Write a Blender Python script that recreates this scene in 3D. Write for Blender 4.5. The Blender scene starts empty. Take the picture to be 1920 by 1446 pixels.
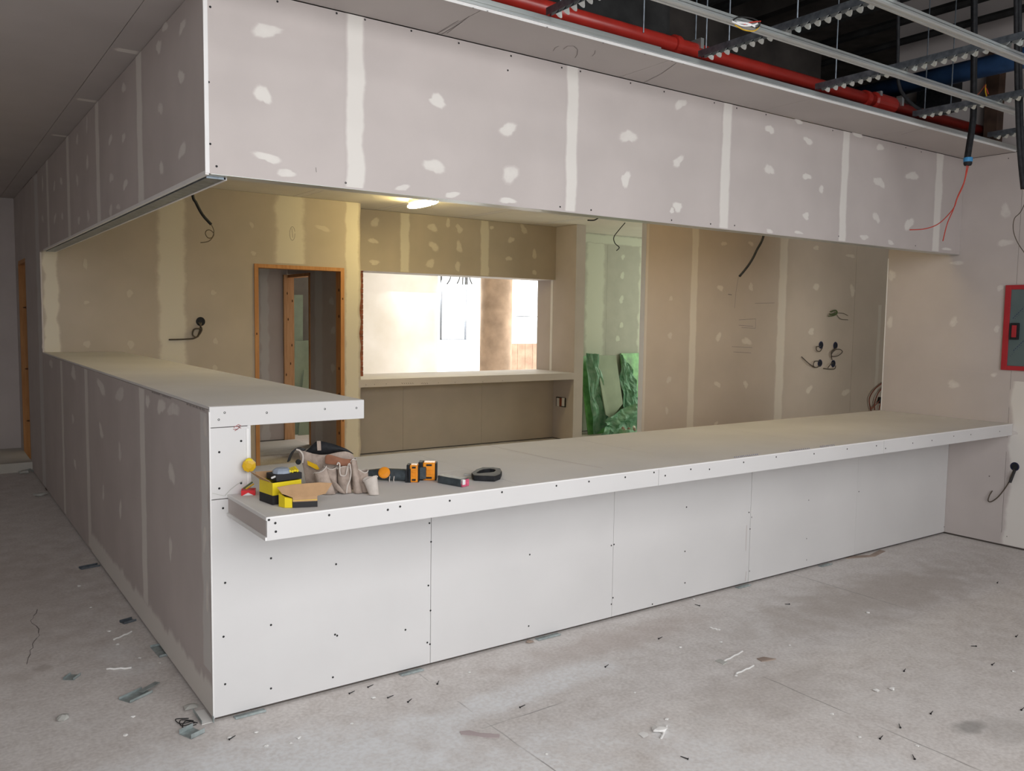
import bpy, math, random
from mathutils import Vector, Matrix, noise
random.seed(7)
C = bpy.context.scene.collection
sc = bpy.context.scene

# ------------------------------------------------------------------ camera
F = 1579.214
YAW, PIT, ROL = 0.614494729, -0.0785254558, 0.0141036171
CAM = Vector((-0.956437, -3.482752, 1.695))
fw = Vector((math.sin(YAW)*math.cos(PIT), math.cos(YAW)*math.cos(PIT), math.sin(PIT)))
r0 = fw.cross(Vector((0, 0, 1))).normalized(); u0 = r0.cross(fw)
rt = math.cos(ROL)*r0 + math.sin(ROL)*u0
up = -math.sin(ROL)*r0 + math.cos(ROL)*u0
cd = bpy.data.cameras.new('camera'); cam = bpy.data.objects.new('camera', cd); C.objects.link(cam)
cd.sensor_fit = 'HORIZONTAL'; cd.sensor_width = 36; cd.lens = F/1920*36; cd.clip_start = .05; cd.clip_end = 200
cam.matrix_world = Matrix(((rt.x, up.x, -fw.x, CAM.x), (rt.y, up.y, -fw.y, CAM.y), (rt.z, up.z, -fw.z, CAM.z), (0, 0, 0, 1)))
sc.camera = cam

def P(px, py, ax, val):
    """point of the photograph on the world plane axis=val"""
    d = fw + (px-960)/F*rt - (py-723)/F*up
    t = (val-CAM[ax])/d[ax]
    return CAM + t*d
def PN(px, py, o, n):
    d = fw + (px-960)/F*rt - (py-723)/F*up
    t = (Vector(o)-CAM).dot(n)/d.dot(n)
    return CAM + t*d

# ------------------------------------------------------------------ light and view
sc.view_settings.view_transform = 'Standard'; sc.view_settings.look = 'None'
sc.view_settings.exposure = 0.0; sc.view_settings.gamma = 1.0
sc.view_settings.use_curve_mapping = False
w = bpy.data.worlds.new('sky'); sc.world = w; w.use_nodes = True
w.node_tree.nodes['Background'].inputs[0].default_value = (.93, .97, 1, 1)
w.node_tree.nodes['Background'].inputs[1].default_value = 2.5
sc.cycles.use_denoising = True
sc.cycles.max_bounces = 8; sc.cycles.diffuse_bounces = 5; sc.cycles.glossy_bounces = 3
sc.cycles.transmission_bounces = 6; sc.cycles.transparent_max_bounces = 8
sc.cycles.sample_clamp_indirect = 6; sc.cycles.caustics_reflective = False; sc.cycles.caustics_refractive = False

def area(name, loc, rot, sx, sy, power, col):
    l = bpy.data.lights.new(name, 'AREA'); l.shape = 'RECTANGLE'; l.size = sx; l.size_y = sy
    l.energy = power; l.color = col
    o = bpy.data.objects.new(name, l); C.objects.link(o); o.location = loc; o.rotation_euler = rot
    return o
R90 = math.pi/2
# shop-front windows behind the photographer (facing +Y)
area('daylight_front', (.1, -4.95, 3.0), (R90-math.radians(46), 0, 0), 6.0, 2.6, 190, (1, .985, .985))
# hatch room: back window (facing -Y) and added, unseen side light (facing -X)
area('daylight_back', (8.6, 11.25, 2.3), (-R90+.45, 0, 0), 4.0, 1.2, 440, (1, .98, .94))
area('fill_side', (11.85, 8.8, 1.9), (0, R90-.3, 0), 1.9, 3.2, 250, (1, .98, .94))
# added unseen light brightening the niche from behind the right rear wall (facing -X)
area('fill_passage', (9.8, 4.2, 1.7), (0, R90, 0), 1.8, 2.6, 60, (.96, 1, .84))

# ------------------------------------------------------------------ materials
def mat(name, col, rough=.6, metal=0, var=.06, scale=6, bump=0, bscale=60, emit=None, spec=.3, col2=None, fine=0, stretch=None):
    m = bpy.data.materials.new(name); m.use_nodes = True
    nt = m.node_tree; b = nt.nodes['Principled BSDF']
    b.inputs['Roughness'].default_value = rough; b.inputs['Metallic'].default_value = metal
    b.inputs['Specular IOR Level'].default_value = spec
    tc = nt.nodes.new('ShaderNodeTexCoord'); src = tc.outputs['Object']
    if stretch:
        mp = nt.nodes.new('ShaderNodeMapping'); mp.inputs['Scale'].default_value = stretch
        nt.links.new(src, mp.inputs[0]); src = mp.outputs[0]
    n = nt.nodes.new('ShaderNodeTexNoise'); n.inputs['Scale'].default_value = scale; n.inputs['Detail'].default_value = 5
    nt.links.new(src, n.inputs['Vector'])
    rp = nt.nodes.new('ShaderNodeValToRGB')
    c2 = col2 or [max(0, c*(1-var*2)) for c in col]; c1 = [min(1, c*(1+var)) for c in col]
    rp.color_ramp.elements[0].color = (*c2, 1); rp.color_ramp.elements[1].color = (*c1, 1)
    rp.color_ramp.elements[0].position = .3; rp.color_ramp.elements[1].position = .7
    nt.links.new(n.outputs['Fac'], rp.inputs[0]); out = rp.outputs[0]
    nt.links.new(out, b.inputs['Base Color'])
    if bump:
        n2 = nt.nodes.new('ShaderNodeTexNoise'); n2.inputs['Scale'].default_value = bscale; n2.inputs['Detail'].default_value = 4
        nt.links.new(src, n2.inputs['Vector'])
        bp = nt.nodes.new('ShaderNodeBump'); bp.inputs['Strength'].default_value = bump; bp.inputs['Distance'].default_value = .01
        nt.links.new(n2.outputs['Fac'], bp.inputs['Height']); nt.links.new(bp.outputs[0], b.inputs['Normal'])
    if emit:
        b.inputs['Emission Color'].default_value = (*emit[0], 1); b.inputs['Emission Strength'].default_value = emit[1]
    return m
M = {}
GREY = (.545, .495, .475); COMP = (.72, .69, .65)
M['grey'] = mat('grey_plasterboard', GREY, .85, var=.035, scale=2.5, spec=.1)
M['white'] = mat('white_plasterboard', (.675, .665, .66), .85, var=.02, scale=2, spec=.1)
M['top'] = mat('lit_top_board', (.72, .705, .69), .8, var=.03, scale=2, spec=.15)  # same white board; light falling on top faces painted in
M['comp'] = mat('jointing_compound', COMP, .9, var=.04, scale=14, spec=.1)
M['core'] = mat('stud_void', (.10, .085, .075), .9)
M['beige'] = mat('warm_lit_plasterboard', (.475, .415, .345), .85, var=.035, scale=2.5, spec=.1)  # grey board with the warm interior light put into its colour
M['ceili'] = mat('lamplit_ceiling_board', (.74, .70, .63), .9, var=.03, scale=2, spec=.1)  # ceiling board lightened and warmed to carry the lamp glow
M['tan'] = mat('warm_lit_plasterboard_c', (.55, .45, .345), .85, var=.035, scale=2.5, spec=.1)  # same grey board, stronger warm light cast in the colour
M['bead'] = mat('white_edge_bead', (.80, .79, .78), .6, var=.02)
M['ceil'] = mat('ceiling_board', (.50, .465, .45), .9, var=.03, scale=2, spec=.1)
M['galv'] = mat('galvanised_steel', (.64, .68, .67), .36, .8, var=.05, scale=9, stretch=(.3, 1, 1))
M['galvd'] = mat('shaded_dark_galvanised_steel', (.25, .29, .33), .35, .8, var=.2, scale=30)  # galvanised steel darkened for plenum shade; also serves dark scraps
M['red'] = mat('red_pipe_paint', (.40, .028, .02), .3, var=.1, spec=.5)
M['redcab'] = mat('red_cabinet_paint', (.42, .03, .04), .45, var=.05)
M['dark'] = mat('shaded_plenum_surface', (.045, .038, .034), .9, var=.3, scale=3)  # plenum shade put into the colour
M['darkm'] = mat('dark_steel', (.032, .032, .032), .6, .2, var=.3)
M['framem'] = mat('window_frame_steel', (.16, .18, .21), .6)
M['brown'] = mat('dark_brown_column', (.085, .05, .035), .8, var=.3)
M['slabtan'] = mat('shaded_plenum_soffit', (.085, .068, .058), .9, var=.2)  # slab underside darkened to carry the plenum shade
M['blue'] = mat('blue_duct', (.04, .10, .24), .5, var=.2)
M['black'] = mat('black_plastic', (.022, .023, .026), .6, var=.2, scale=40, spec=.2)
M['wire'] = mat('grey_brown_wire', (.09, .07, .05), .6)
M['wireg'] = mat('green_wire', (.10, .13, .05), .6)
M['wirer'] = mat('red_wire', (.50, .06, .04), .5)
M['wireo'] = mat('copper_red_wire', (.25, .07, .04), .6)
M['navy'] = mat('dark_blue_back_box', (.02, .022, .06), .5)
M['bluet'] = mat('blue_tape', (.05, .25, .50), .5)
M['orange'] = mat('orange_plastic', (.85, .30, .02), .4, var=.08, scale=30)
M['dgrey'] = mat('dark_teal_grey_plastic', (.06, .075, .085), .5, var=.2, scale=40)
M['yellow'] = mat('yellow_card', (.82, .64, .02), .5, var=.03)
M['yellowp'] = mat('amber_plastic', (.66, .40, .015), .35, var=.06)
M['blackc'] = mat('black_card', (.025, .024, .026), .6)
M['kraft'] = mat('kraft_card', (.47, .29, .155), .8, var=.05, scale=30)
M['redc'] = mat('red_card', (.75, .03, .04), .45)
M['whitec'] = mat('white_card', (.8, .8, .8), .5)
M['suede'] = mat('beige_suede', (.42, .34, .29), .95, var=.14, scale=30, bump=.3, bscale=120, spec=.1)
M['suedel'] = mat('pale_suede_edge', (.60, .54, .49), .95, var=.08, scale=30)
M['leather'] = mat('brown_leather', (.27, .12, .07), .7, var=.12, scale=25)
M['tool'] = mat('bluish_grey_tool', (.33, .38, .46), .4, var=.1)
M['pink'] = mat('pink_end', (.72, .12, .22), .6, var=.2, scale=80)
M['wood'] = mat('pine_wood', (.53, .27, .11), .65, var=.0, col2=(.42, .19, .07), scale=5, stretch=(9, 9, .8))
M['woodl'] = mat('pale_pine_wood', (.66, .40, .22), .65, col2=(.56, .31, .15), scale=5, stretch=(9, 9, .8))
M['knot'] = mat('dark_knot', (.10, .045, .02), .7)
M['brick'] = mat('red_brick', (.30, .10, .055), .9, var=.25, scale=18, bump=.4)
M['mortar'] = mat('mortar', (.26, .15, .10), .95)
M['plaster'] = mat('white_plaster', (.62, .605, .575), .9, var=.0, col2=(.50, .475, .42), scale=1.3)
M['columnc'] = mat('raw_concrete_column', (.45, .34, .25), .9, var=.14, scale=4, bump=.15)
M['screwm'] = mat('black_screw', (.012, .012, .013), .5)
M['film'] = mat('teal_grey_protective_film', (.12, .165, .17), .3, var=.06)
M['filmt'] = mat('film_lettering', (.03, .05, .11), .5)
M['mark'] = mat('pencil_mark', (.19, .17, .16), .9)
M['markb'] = mat('blue_black_print', (.10, .12, .25), .9)
M['redmk'] = mat('red_print', (.45, .2, .2), .9)
M['green'] = mat('green_film', (.20, .55, .18), .35, var=.25, scale=8, spec=.5)
M['greend'] = mat('wrinkled_green_plastic', (.13, .33, .19), .4, var=.0, col2=(.28, .48, .36), scale=14, spec=.35, bump=.35, bscale=22)
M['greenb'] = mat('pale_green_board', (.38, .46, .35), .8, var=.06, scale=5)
M['greenw'] = mat('moisture_board_grey_green', (.47, .475, .41), .85, var=.03)
M['greenl'] = mat('compound_on_green_board', (.55, .62, .50), .85, var=.03)
M['lamp'] = mat('lit_diffuser', (1, 1, .95), .4, emit=((1, .80, .36), 92), var=0)
M['lamp2'] = mat('lit_diffuser_dim', (1, 1, .95), .4, emit=((1, .79, .40), 36), var=0)
M['chalk'] = mat('plaster_crumb', (.80, .79, .77), .9, var=.05)
M['crumbb'] = mat('brown_crumb', (.38, .30, .25), .9, var=.2)
M['dustb'] = mat('faded_pink_mark', (.50, .42, .42), .9)
M['offcut'] = mat('dusty_zinc_offcut', (.42, .48, .48), .5, .5, var=.15, scale=30)
M['ply'] = mat('weathered_boarding', (.34, .23, .17), .8, var=.15)
M['stub'] = mat('shaded_stub_wall', (.17, .16, .145), .9)  # wall colour darkened to stand for shade
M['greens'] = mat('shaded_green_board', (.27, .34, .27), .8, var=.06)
M['tapew'] = mat('dusty_grey_tape', (.5, .5, .47), .8)

def glass():
    m = bpy.data.materials.new('window_glass'); m.use_nodes = True; nt = m.node_tree
    nt.nodes.remove(nt.nodes['Principled BSDF']); o = nt.nodes['Material Output']
    t = nt.nodes.new('ShaderNodeBsdfTransparent'); g = nt.nodes.new('ShaderNodeBsdfGlossy'); g.inputs['Roughness'].default_value = .02
    x = nt.nodes.new('ShaderNodeMixShader'); x.inputs[0].default_value = .06
    nt.links.new(t.outputs[0], x.inputs[1]); nt.links.new(g.outputs[0], x.inputs[2]); nt.links.new(x.outputs[0], o.inputs[0])
    return m
M['glass'] = glass()

def patchmat(name, base, comp):
    m = bpy.data.materials.new(name); m.use_nodes = True; nt = m.node_tree; b = nt.nodes['Principled BSDF']
    b.inputs['Roughness'].default_value = .9; b.inputs['Specular IOR Level'].default_value = .1
    a = nt.nodes.new('ShaderNodeAttribute'); a.attribute_name = 'feather'
    tc = nt.nodes.new('ShaderNodeTexCoord'); n = nt.nodes.new('ShaderNodeTexNoise'); n.inputs['Scale'].default_value = 28; n.inputs['Detail'].default_value = 4
    nt.links.new(tc.outputs['Object'], n.inputs['Vector'])
    s = nt.nodes.new('ShaderNodeMath'); s.operation = 'MULTIPLY_ADD'; s.inputs[1].default_value = .5; s.inputs[2].default_value = -.25
    nt.links.new(n.outputs['Fac'], s.inputs[0])
    ad = nt.nodes.new('ShaderNodeMath'); ad.operation = 'ADD'; nt.links.new(a.outputs['Fac'], ad.inputs[0]); nt.links.new(s.outputs[0], ad.inputs[1])
    mr = nt.nodes.new('ShaderNodeMapRange'); mr.interpolation_type = 'SMOOTHSTEP'
    mr.inputs['From Min'].default_value = .08; mr.inputs['From Max'].default_value = .85; mr.inputs['To Max'].default_value = 1
    nt.links.new(ad.outputs[0], mr.inputs['Value'])
    mx = nt.nodes.new('ShaderNodeMix'); mx.data_type = 'RGBA'
    mx.inputs['A'].default_value = (*base, 1); mx.inputs['B'].default_value = (*comp, 1)
    nt.links.new(mr.outputs[0], mx.inputs['Factor']); nt.links.new(mx.outputs['Result'], b.inputs['Base Color'])
    return m
M['patch'] = patchmat('feathered_compound', GREY, COMP)
M['patchg'] = patchmat('feathered_compound_on_green', (.47, .475, .41), (.62, .65, .55))
M['patchb'] = patchmat('warm_lit_compound', (.475, .415, .345), (.66, .61, .51))  # same compound; warm light tinted into this and the three below
M['patchbw'] = patchmat('warm_lit_thin_compound', (.475, .415, .345), (.55, .50, .42))
M['patcht'] = patchmat('warm_lit_compound_c', (.55, .45, .345), (.69, .60, .47))
M['patchtw'] = patchmat('warm_lit_thin_compound_c', (.55, .45, .345), (.62, .54, .43))
M['patchw'] = patchmat('thin_compound', GREY, (.62, .60, .58))

# concrete floor
def floormat():
    m = bpy.data.materials.new('dusty_concrete'); m.use_nodes = True; nt = m.node_tree; N = nt.nodes; L = nt.links
    b = N['Principled BSDF']; b.inputs['Roughness'].default_value = .75; b.inputs['Specular IOR Level'].default_value = .25
    tc = N.new('ShaderNodeTexCoord'); co = tc.outputs['Object']
    def nz(s, d=5, src=co, dist=0):
        n = N.new('ShaderNodeTexNoise'); n.inputs['Scale'].default_value = s; n.inputs['Detail'].default_value = d
        n.inputs['Distortion'].default_value = dist; L.new(src, n.inputs['Vector']); return n.outputs['Fac']
    def ramp(f, stops):
        r = N.new('ShaderNodeValToRGB'); e = r.color_ramp.elements
        e[0].position, e[0].color = stops[0][0], (*stops[0][1], 1); e[1].position, e[1].color = stops[-1][0], (*stops[-1][1], 1)
        for p_, c_ in stops[1:-1]:
            q = e.new(p_); q.color = (*c_, 1)
        L.new(f, r.inputs[0]); return r.outputs[0]
    def mth(op, a, b_=None, c_=None):
        n = N.new('ShaderNodeMath'); n.operation = op
        for i, v in enumerate((a, b_, c_)):
            if v is None: continue
            if isinstance(v, (int, float)): n.inputs[i].default_value = v
            else: L.new(v, n.inputs[i])
        return n.outputs[0]
    def mix(f, a, b_, mode='MIX'):
        n = N.new('ShaderNodeMix'); n.data_type = 'RGBA'; n.blend_type = mode
        for k, v in (('Factor', f), ('A', a), ('B', b_)):
            if isinstance(v, (int, float)): n.inputs[k].default_value = v
            elif isinstance(v, tuple): n.inputs[k].default_value = (*v, 1)
            else: L.new(v, n.inputs[k])
        return n.outputs['Result']
    base = ramp(nz(.9, 6, dist=.6), [(.3, (.57, .51, .47)), (.5, (.69, .64, .61)), (.7, (.77, .74, .72))])
    base = mix(.6, base, ramp(nz(9, 8, dist=.4), [(.32, (.54, .495, .465)), (.68, (.76, .73, .71))]))
    base = mix(.35, base, ramp(nz(60, 3), [(.3, (.42, .39, .37)), (.7, (.82, .80, .78))]))
    sep = N.new('ShaderNodeSeparateXYZ'); L.new(co, sep.inputs[0]); X, Y = sep.outputs[0], sep.outputs[1]
    def blob(cx, cy, rx, ry, ang=0):
        c, s = math.cos(ang), math.sin(ang)
        dx = mth('SUBTRACT', X, cx); dy = mth('SUBTRACT', Y, cy)
        u = mth('ADD', mth('MULTIPLY', dx, c/rx), mth('MULTIPLY', dy, s/rx))
        v = mth('ADD', mth('MULTIPLY', dx, -s/ry), mth('MULTIPLY', dy, c/ry))
        d = mth('SQRT', mth('ADD', mth('MULTIPLY', u, u), mth('MULTIPLY', v, v)))
        d = mth('ADD', d, mth('MULTIPLY', mth('SUBTRACT', nz(6, 6), .5), 1.5))
        r = N.new('ShaderNodeMapRange'); r.interpolation_type = 'SMOOTHSTEP'
        r.inputs['From Min'].default_value = 1.15; r.inputs['From Max'].default_value = .35; L.new(d, r.inputs['Value'])
        return r.outputs[0]
    dust_and_light = (.82, .83, .84)  # white dust; left foreground blobs also carry painted window brightness
    for (cx, cy, rx, ry, an, st) in ((1.35, -.48, .62, .13, .1, .8), (.75, -.55, .45, .14, .1, .6), (.15, -.55, .6, .38, 0, .85), (-.1, -1.0, .9, .55, .3, .95), (-.35, -.35, .35, .3, .3, .6),
                                 (.6, -1.15, .9, .4, .2, .75), (1.3, -1.5, .6, .3, .5, .55), (1.5, -1.1, .12, .06, .6, .8), (1.9, -1.7, .5, .15, -.8, .4), (-.2, 1.0, .1, .15, 0, .4), (-.15, .75, .12, .1, 0, .4)):
        sp = ramp(nz(45, 4), [(.42, (0, 0, 0)), (.6, (1, 1, 1))])
        f = mth('MULTIPLY', blob(cx, cy, rx, ry, an), st)
        f = mth('MULTIPLY', f, mth('ADD', mth('MULTIPLY', sp, .5), .5))
        base = mix(f, base, dust_and_light)
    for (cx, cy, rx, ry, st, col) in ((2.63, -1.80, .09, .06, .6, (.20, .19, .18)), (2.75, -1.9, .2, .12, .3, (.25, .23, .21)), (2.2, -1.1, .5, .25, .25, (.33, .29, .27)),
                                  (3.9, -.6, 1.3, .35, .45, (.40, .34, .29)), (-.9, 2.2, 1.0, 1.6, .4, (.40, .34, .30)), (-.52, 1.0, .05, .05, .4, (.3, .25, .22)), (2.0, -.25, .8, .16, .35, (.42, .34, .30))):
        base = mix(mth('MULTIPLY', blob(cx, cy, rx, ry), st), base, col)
    # saw-cut joints
    lines = [(0, P(1530, 1312, 2, 0).x, -2.6, -.9), (0, P(1830, 1180, 2, 0).x, -2.0, .0), (0, P(955, 1385, 2, 0).x, -1.6, -.05), (1, P(985, 1340, 2, 0).y, .9, 1.4)]
    for ax, v, lo, hi in lines:
        c, o = (X, Y) if ax == 0 else (Y, X)
        cc = mth('ADD', c, mth('MULTIPLY', mth('SUBTRACT', nz(3, 2), .5), .03))
        f = mth('LESS_THAN', mth('ABSOLUTE', mth('SUBTRACT', cc, v)), .0032)
        f = mth('MULTIPLY', f, mth('MULTIPLY', mth('GREATER_THAN', o, lo), mth('LESS_THAN', o, hi)))
        f = mth('MULTIPLY', f, ramp(nz(2.2, 3), [(.46, (0, 0, 0)), (.56, (.65, .65, .65))]))
        base = mix(f, base, (.20, .19, .18))
    L.new(base, b.inputs['Base Color'])
    bp = N.new('ShaderNodeBump'); bp.inputs['Strength'].default_value = .25; bp.inputs['Distance'].default_value = .004
    L.new(nz(90, 5), bp.inputs['Height']); L.new(bp.outputs[0], b.inputs['Normal'])
    return m
M['floor'] = floormat()

# ------------------------------------------------------------------ builders
def wloc(o):
    v = Vector((0, 0, 0))
    while o is not None:
        v += o.location; o = o.parent
    return v
class MB:
    def __init__(s): s.v = []; s.f = []; s.a = []
    def add(s, vs, fs, at=None):
        n = len(s.v); s.v += [tuple(v) for v in vs]; s.f += [tuple(i+n for i in f) for f in fs]
        s.a += list(at) if at else [1.0]*len(vs); return s
    def box(s, x0, x1, y0, y1, z0, z1):
        vs = [(x, y, z) for z in (z0, z1) for y in (y0, y1) for x in (x0, x1)]
        return s.add(vs, [(0, 2, 3, 1), (4, 5, 7, 6), (0, 1, 5, 4), (2, 6, 7, 3), (0, 4, 6, 2), (1, 3, 7, 5)])
    def obox(s, o, ex, ey, ez, x0, x1, y0, y1, z0, z1):
        vs = [o+ex*x+ey*y+ez*z for z in (z0, z1) for y in (y0, y1) for x in (x0, x1)]
        return s.add(vs, [(0, 2, 3, 1), (4, 5, 7, 6), (0, 1, 5, 4), (2, 6, 7, 3), (0, 4, 6, 2), (1, 3, 7, 5)])
    def prism(s, poly, d):
        n = len(poly); d = Vector(d); a = [Vector(p) for p in poly]; b = [p+d for p in a]
        fs = [tuple(range(n))[::-1], tuple(range(n, 2*n))]+[(i, (i+1) % n, n+(i+1) % n, n+i) for i in range(n)]
        return s.add(a+b, fs)
    def tube(s, path, r, k=8, cap=True):
        path = [Vector(p) for p in path]; n = len(path); vs = []; rr = r if isinstance(r, (list, tuple)) else [r]*n
        pn = None
        for i, p in enumerate(path):
            t = (path[min(i+1, n-1)]-path[max(i-1, 0)]).normalized()
            if pn is None:
                a = Vector((0, 0, 1)) if abs(t.z) < .9 else Vector((1, 0, 0)); pn = t.cross(a).normalized()
            pn = (pn-t*pn.dot(t)).normalized(); q = t.cross(pn)
            for j in range(k):
                an = 2*math.pi*j/k; vs.append(p+(pn*math.cos(an)+q*math.sin(an))*rr[i])
        fs = [(i*k+j, i*k+(j+1) % k, (i+1)*k+(j+1) % k, (i+1)*k+j) for i in range(n-1) for j in range(k)]
        if cap: fs += [tuple(range(k))[::-1], tuple(range((n-1)*k, n*k))]
        return s.add(vs, fs)
    def lathe(s, c, ax, prof, k=20):
        ax = Vector(ax).normalized(); a = ax.orthogonal().normalized(); b = ax.cross(a); vs = []
        for (r, h) in prof:
            for j in range(k):
                an = 2*math.pi*j/k; vs.append(Vector(c)+ax*h+(a*math.cos(an)+b*math.sin(an))*r)
        n = len(prof); fs = [(i*k+j, i*k+(j+1) % k, (i+1)*k+(j+1) % k, (i+1)*k+j) for i in range(n-1) for j in range(k)]
        fs += [tuple(range(k))[::-1], tuple(range((n-1)*k, n*k))]
        return s.add(vs, fs)
    def build(s, name, m, parent=None, kind=None, smooth=False, bevel=0):
        me = bpy.data.meshes.new(name); o0 = wloc(parent) if parent else Vector((0, 0, 0))
        org = o0
        if parent is None and kind is None:
            xs = [v[0] for v in s.v]; ys = [v[1] for v in s.v]; zs = [v[2] for v in s.v]
            org = Vector(((min(xs)+max(xs))/2, (min(ys)+max(ys))/2, min(zs)))
        me.from_pydata([(v[0]-org.x, v[1]-org.y, v[2]-org.z) for v in s.v], [], s.f)
        if any(a != 1.0 for a in s.a):
            at = me.attributes.new('feather', 'FLOAT', 'POINT'); at.data.foreach_set('value', s.a)
        import bmesh
        bm = bmesh.new(); bm.from_mesh(me); bmesh.ops.recalc_face_normals(bm, faces=bm.faces); bm.to_mesh(me); bm.free()
        me.materials.append(M[m])
        if smooth: me.shade_smooth() if hasattr(me, 'shade_smooth') else [setattr(p, 'use_smooth', True) for p in me.polygons]
        o = bpy.data.objects.new(name, me); C.objects.link(o)
        if parent: o.parent = parent
        else: o.location = org
        if kind: o['kind'] = kind
        if bevel:
            b = o.modifiers.new('bevel', 'BEVEL'); b.width = bevel; b.segments = 2; b.limit_method = 'ANGLE'
        return o
def tag(o, label=None, cat=None, group=None, kind=None):
    if label: o['label'] = label
    if cat: o['category'] = cat
    if group: o['group'] = group
    if kind: o['kind'] = kind
    return o
def thing(name, label, cat, loc, group=None):
    o = bpy.data.objects.new(name, None); C.objects.link(o); o.location = loc; o.empty_display_size = .05
    return tag(o, label, cat, group)
def bx(name, m, b, parent=None, kind=None, bevel=0, **k):
    return MB().box(*b).build(name, m, parent, kind, bevel=bevel, **k)
def smooth_path(pts, n=8):
    pts = [Vector(p) for p in pts]; out = []
    for i in range(len(pts)-1):
        p0 = pts[max(i-1, 0)]; p1 = pts[i]; p2 = pts[i+1]; p3 = pts[min(i+2, len(pts)-1)]
        for j in range(n):
            t = j/n
            out.append(.5*((2*p1)+(p2-p0)*t+(2*p0-5*p1+4*p2-p3)*t*t+(3*p1-p0-3*p2+p3)*t**3))
    out.append(pts[-1]); return out

# planes: axis, value, outward sign.  uv -> world
def W(pl, u, v, d=0):
    ax, val, s = pl
    if ax == 1: return Vector((u, val+s*d, v))
    if ax == 0: return Vector((val+s*d, u, v))
    return Vector((u, v, val+s*d))
def uv(pl, px, py):
    p = P(px, py, pl[0], pl[1])
    return (p.x, p.z) if pl[0] == 1 else ((p.y, p.z) if pl[0] == 0 else (p.x, p.y))
def panel(parent, pl, u0, u1, v0, v1, m='grey', name='plasterboard_panel', th=.0125, g=.0012, proud=0):
    a = W(pl, u0+g, v0+g, -th+proud); b = W(pl, u1-g, v1-g, proud)
    x = sorted((a.x, b.x)); y = sorted((a.y, b.y)); z = sorted((a.z, b.z))
    return bx(name, m, (x[0], x[1], y[0], y[1], z[0], z[1]), parent)
def patch(parent, pl, px, py, wp, hp, m='patch', k=1.0):
    u, v = uv(pl, px, py); u1, _ = uv(pl, px+wp/2, py); u2, _ = uv(pl, px-wp/2, py)
    _, v1 = uv(pl, px, py-hp/2); _, v2 = uv(pl, px, py+hp/2)
    ru, rv = abs(u1-u2)/2*1.12, abs(v1-v2)/2*1.12
    n = 14; ph = random.random()*6; vs = [W(pl, u, v, .0012)]; at = [.95*k]
    sk = random.uniform(-.35, .35)
    rad = [1+.22*math.sin(2*2*math.pi*i/n+ph)+.12*math.sin(3*2*math.pi*i/n+2*ph)+random.uniform(-.13, .13) for i in range(n)]
    for ring, (f, a) in enumerate(((.68, .8), (1.0, 0.0))):
        for i in range(n):
            an = 2*math.pi*i/n; c, s_ = math.cos(an), math.sin(an)
            vs.append(W(pl, u+(c+sk*s_)*ru*rad[i]*f, v+s_*rv*rad[i]*f, .0011 if ring == 0 else .0006)); at.append(a*k)
    fs = [(0, 1+i, 1+(i+1) % n) for i in range(n)]+[(1+i, 1+n+i, 1+n+(i+1) % n, 1+(i+1) % n) for i in range(n)]
    return MB().add(vs, fs, at).build('filler_patch', m, parent)
def band(parent, pl, u0, u1, v0, v1, m='patch', rough=.12, vert=True, name='filler_joint', lift=.0010):
    """band of jointing compound; vert: width along u, length along v"""
    n = max(8, int(abs((v1-v0) if vert else (u1-u0))/.045)); vs = []; at = []
    wd = abs((u1-u0) if vert else (v1-v0)); sd = random.random()*50
    for i in range(n+1):
        t = i/n
        a = noise.noise(Vector((t*n*.35, sd, 0)))*rough*wd; b = noise.noise(Vector((t*n*.35, sd+9, 0)))*rough*wd
        e = .16*wd
        for q, f in ((-wd/2*1.12+a, 0), (-wd/2+e+a, .9), (wd/2-e+b, .9), (wd/2*1.12+b, 0)):
            h = lift if f else .0006
            if vert: vs.append(W(pl, (u0+u1)/2+q, v0+(v1-v0)*t, h))
            else: vs.append(W(pl, u0+(u1-u0)*t, (v0+v1)/2+q, h))
            at.append(f)
    fs = [(i*4+j, i*4+j+1, (i+1)*4+j+1, (i+1)*4+j) for i in range(n) for j in range(3)]
    return MB().add(vs, fs, at).build(name, m, parent)
def screws(parent, pl, pts, r=.0048, m='screwm'):
    b = MB()
    for p in pts:
        u, v = uv(pl, *p); n = 8
        vs = [W(pl, u+r*math.cos(2*math.pi*i/n), v+r*math.sin(2*math.pi*i/n), .0016) for i in range(n)]+[W(pl, u, v, .0004)]
        b.add(vs, [(i, (i+1) % n, n) for i in range(n)])
    return b.build('screw_heads', m, parent, kind='stuff')
def pline(b, pl, pts, wd=.003, d=.0014):
    q = [uv(pl, *p) for p in pts]
    for (a, c) in zip(q, q[1:]):
        du, dv = c[0]-a[0], c[1]-a[1]; l = math.hypot(du, dv) or 1; nu, nv = -dv/l*wd/2, du/l*wd/2
        b.add([W(pl, a[0]+nu, a[1]+nv, d), W(pl, c[0]+nu, c[1]+nv, d), W(pl, c[0]-nu, c[1]-nv, d), W(pl, a[0]-nu, a[1]-nv, d)], [(0, 1, 2, 3)])

ZT = 3.004; HS = 2.259; YA = 5.55; XR = 5.839; XA = 3.229; HL = .955; TL = .088; OV = .474; BD = .602
HU = 1.323; TU = .085; WU = .683; YC = 1.605; YB = 6.003; XP = 6.464; XPR = 6.63; ZH = 4.6
FRONT = (1, 0.0, -1); LEFT = (0, 0.0, -1); RIGHT = (0, XR, -1); PA = (1, YA, -1); PB = (1, YB, -1); PC = (1, YC, -1)
def core(name, b): return bx(name, 'core', b, kind='structure')

# ================================================================== STRUCTURE
flo = bx('floor', 'floor', (-6, 13, -9.2, 12.2, -.12, 0), kind='structure')
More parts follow.
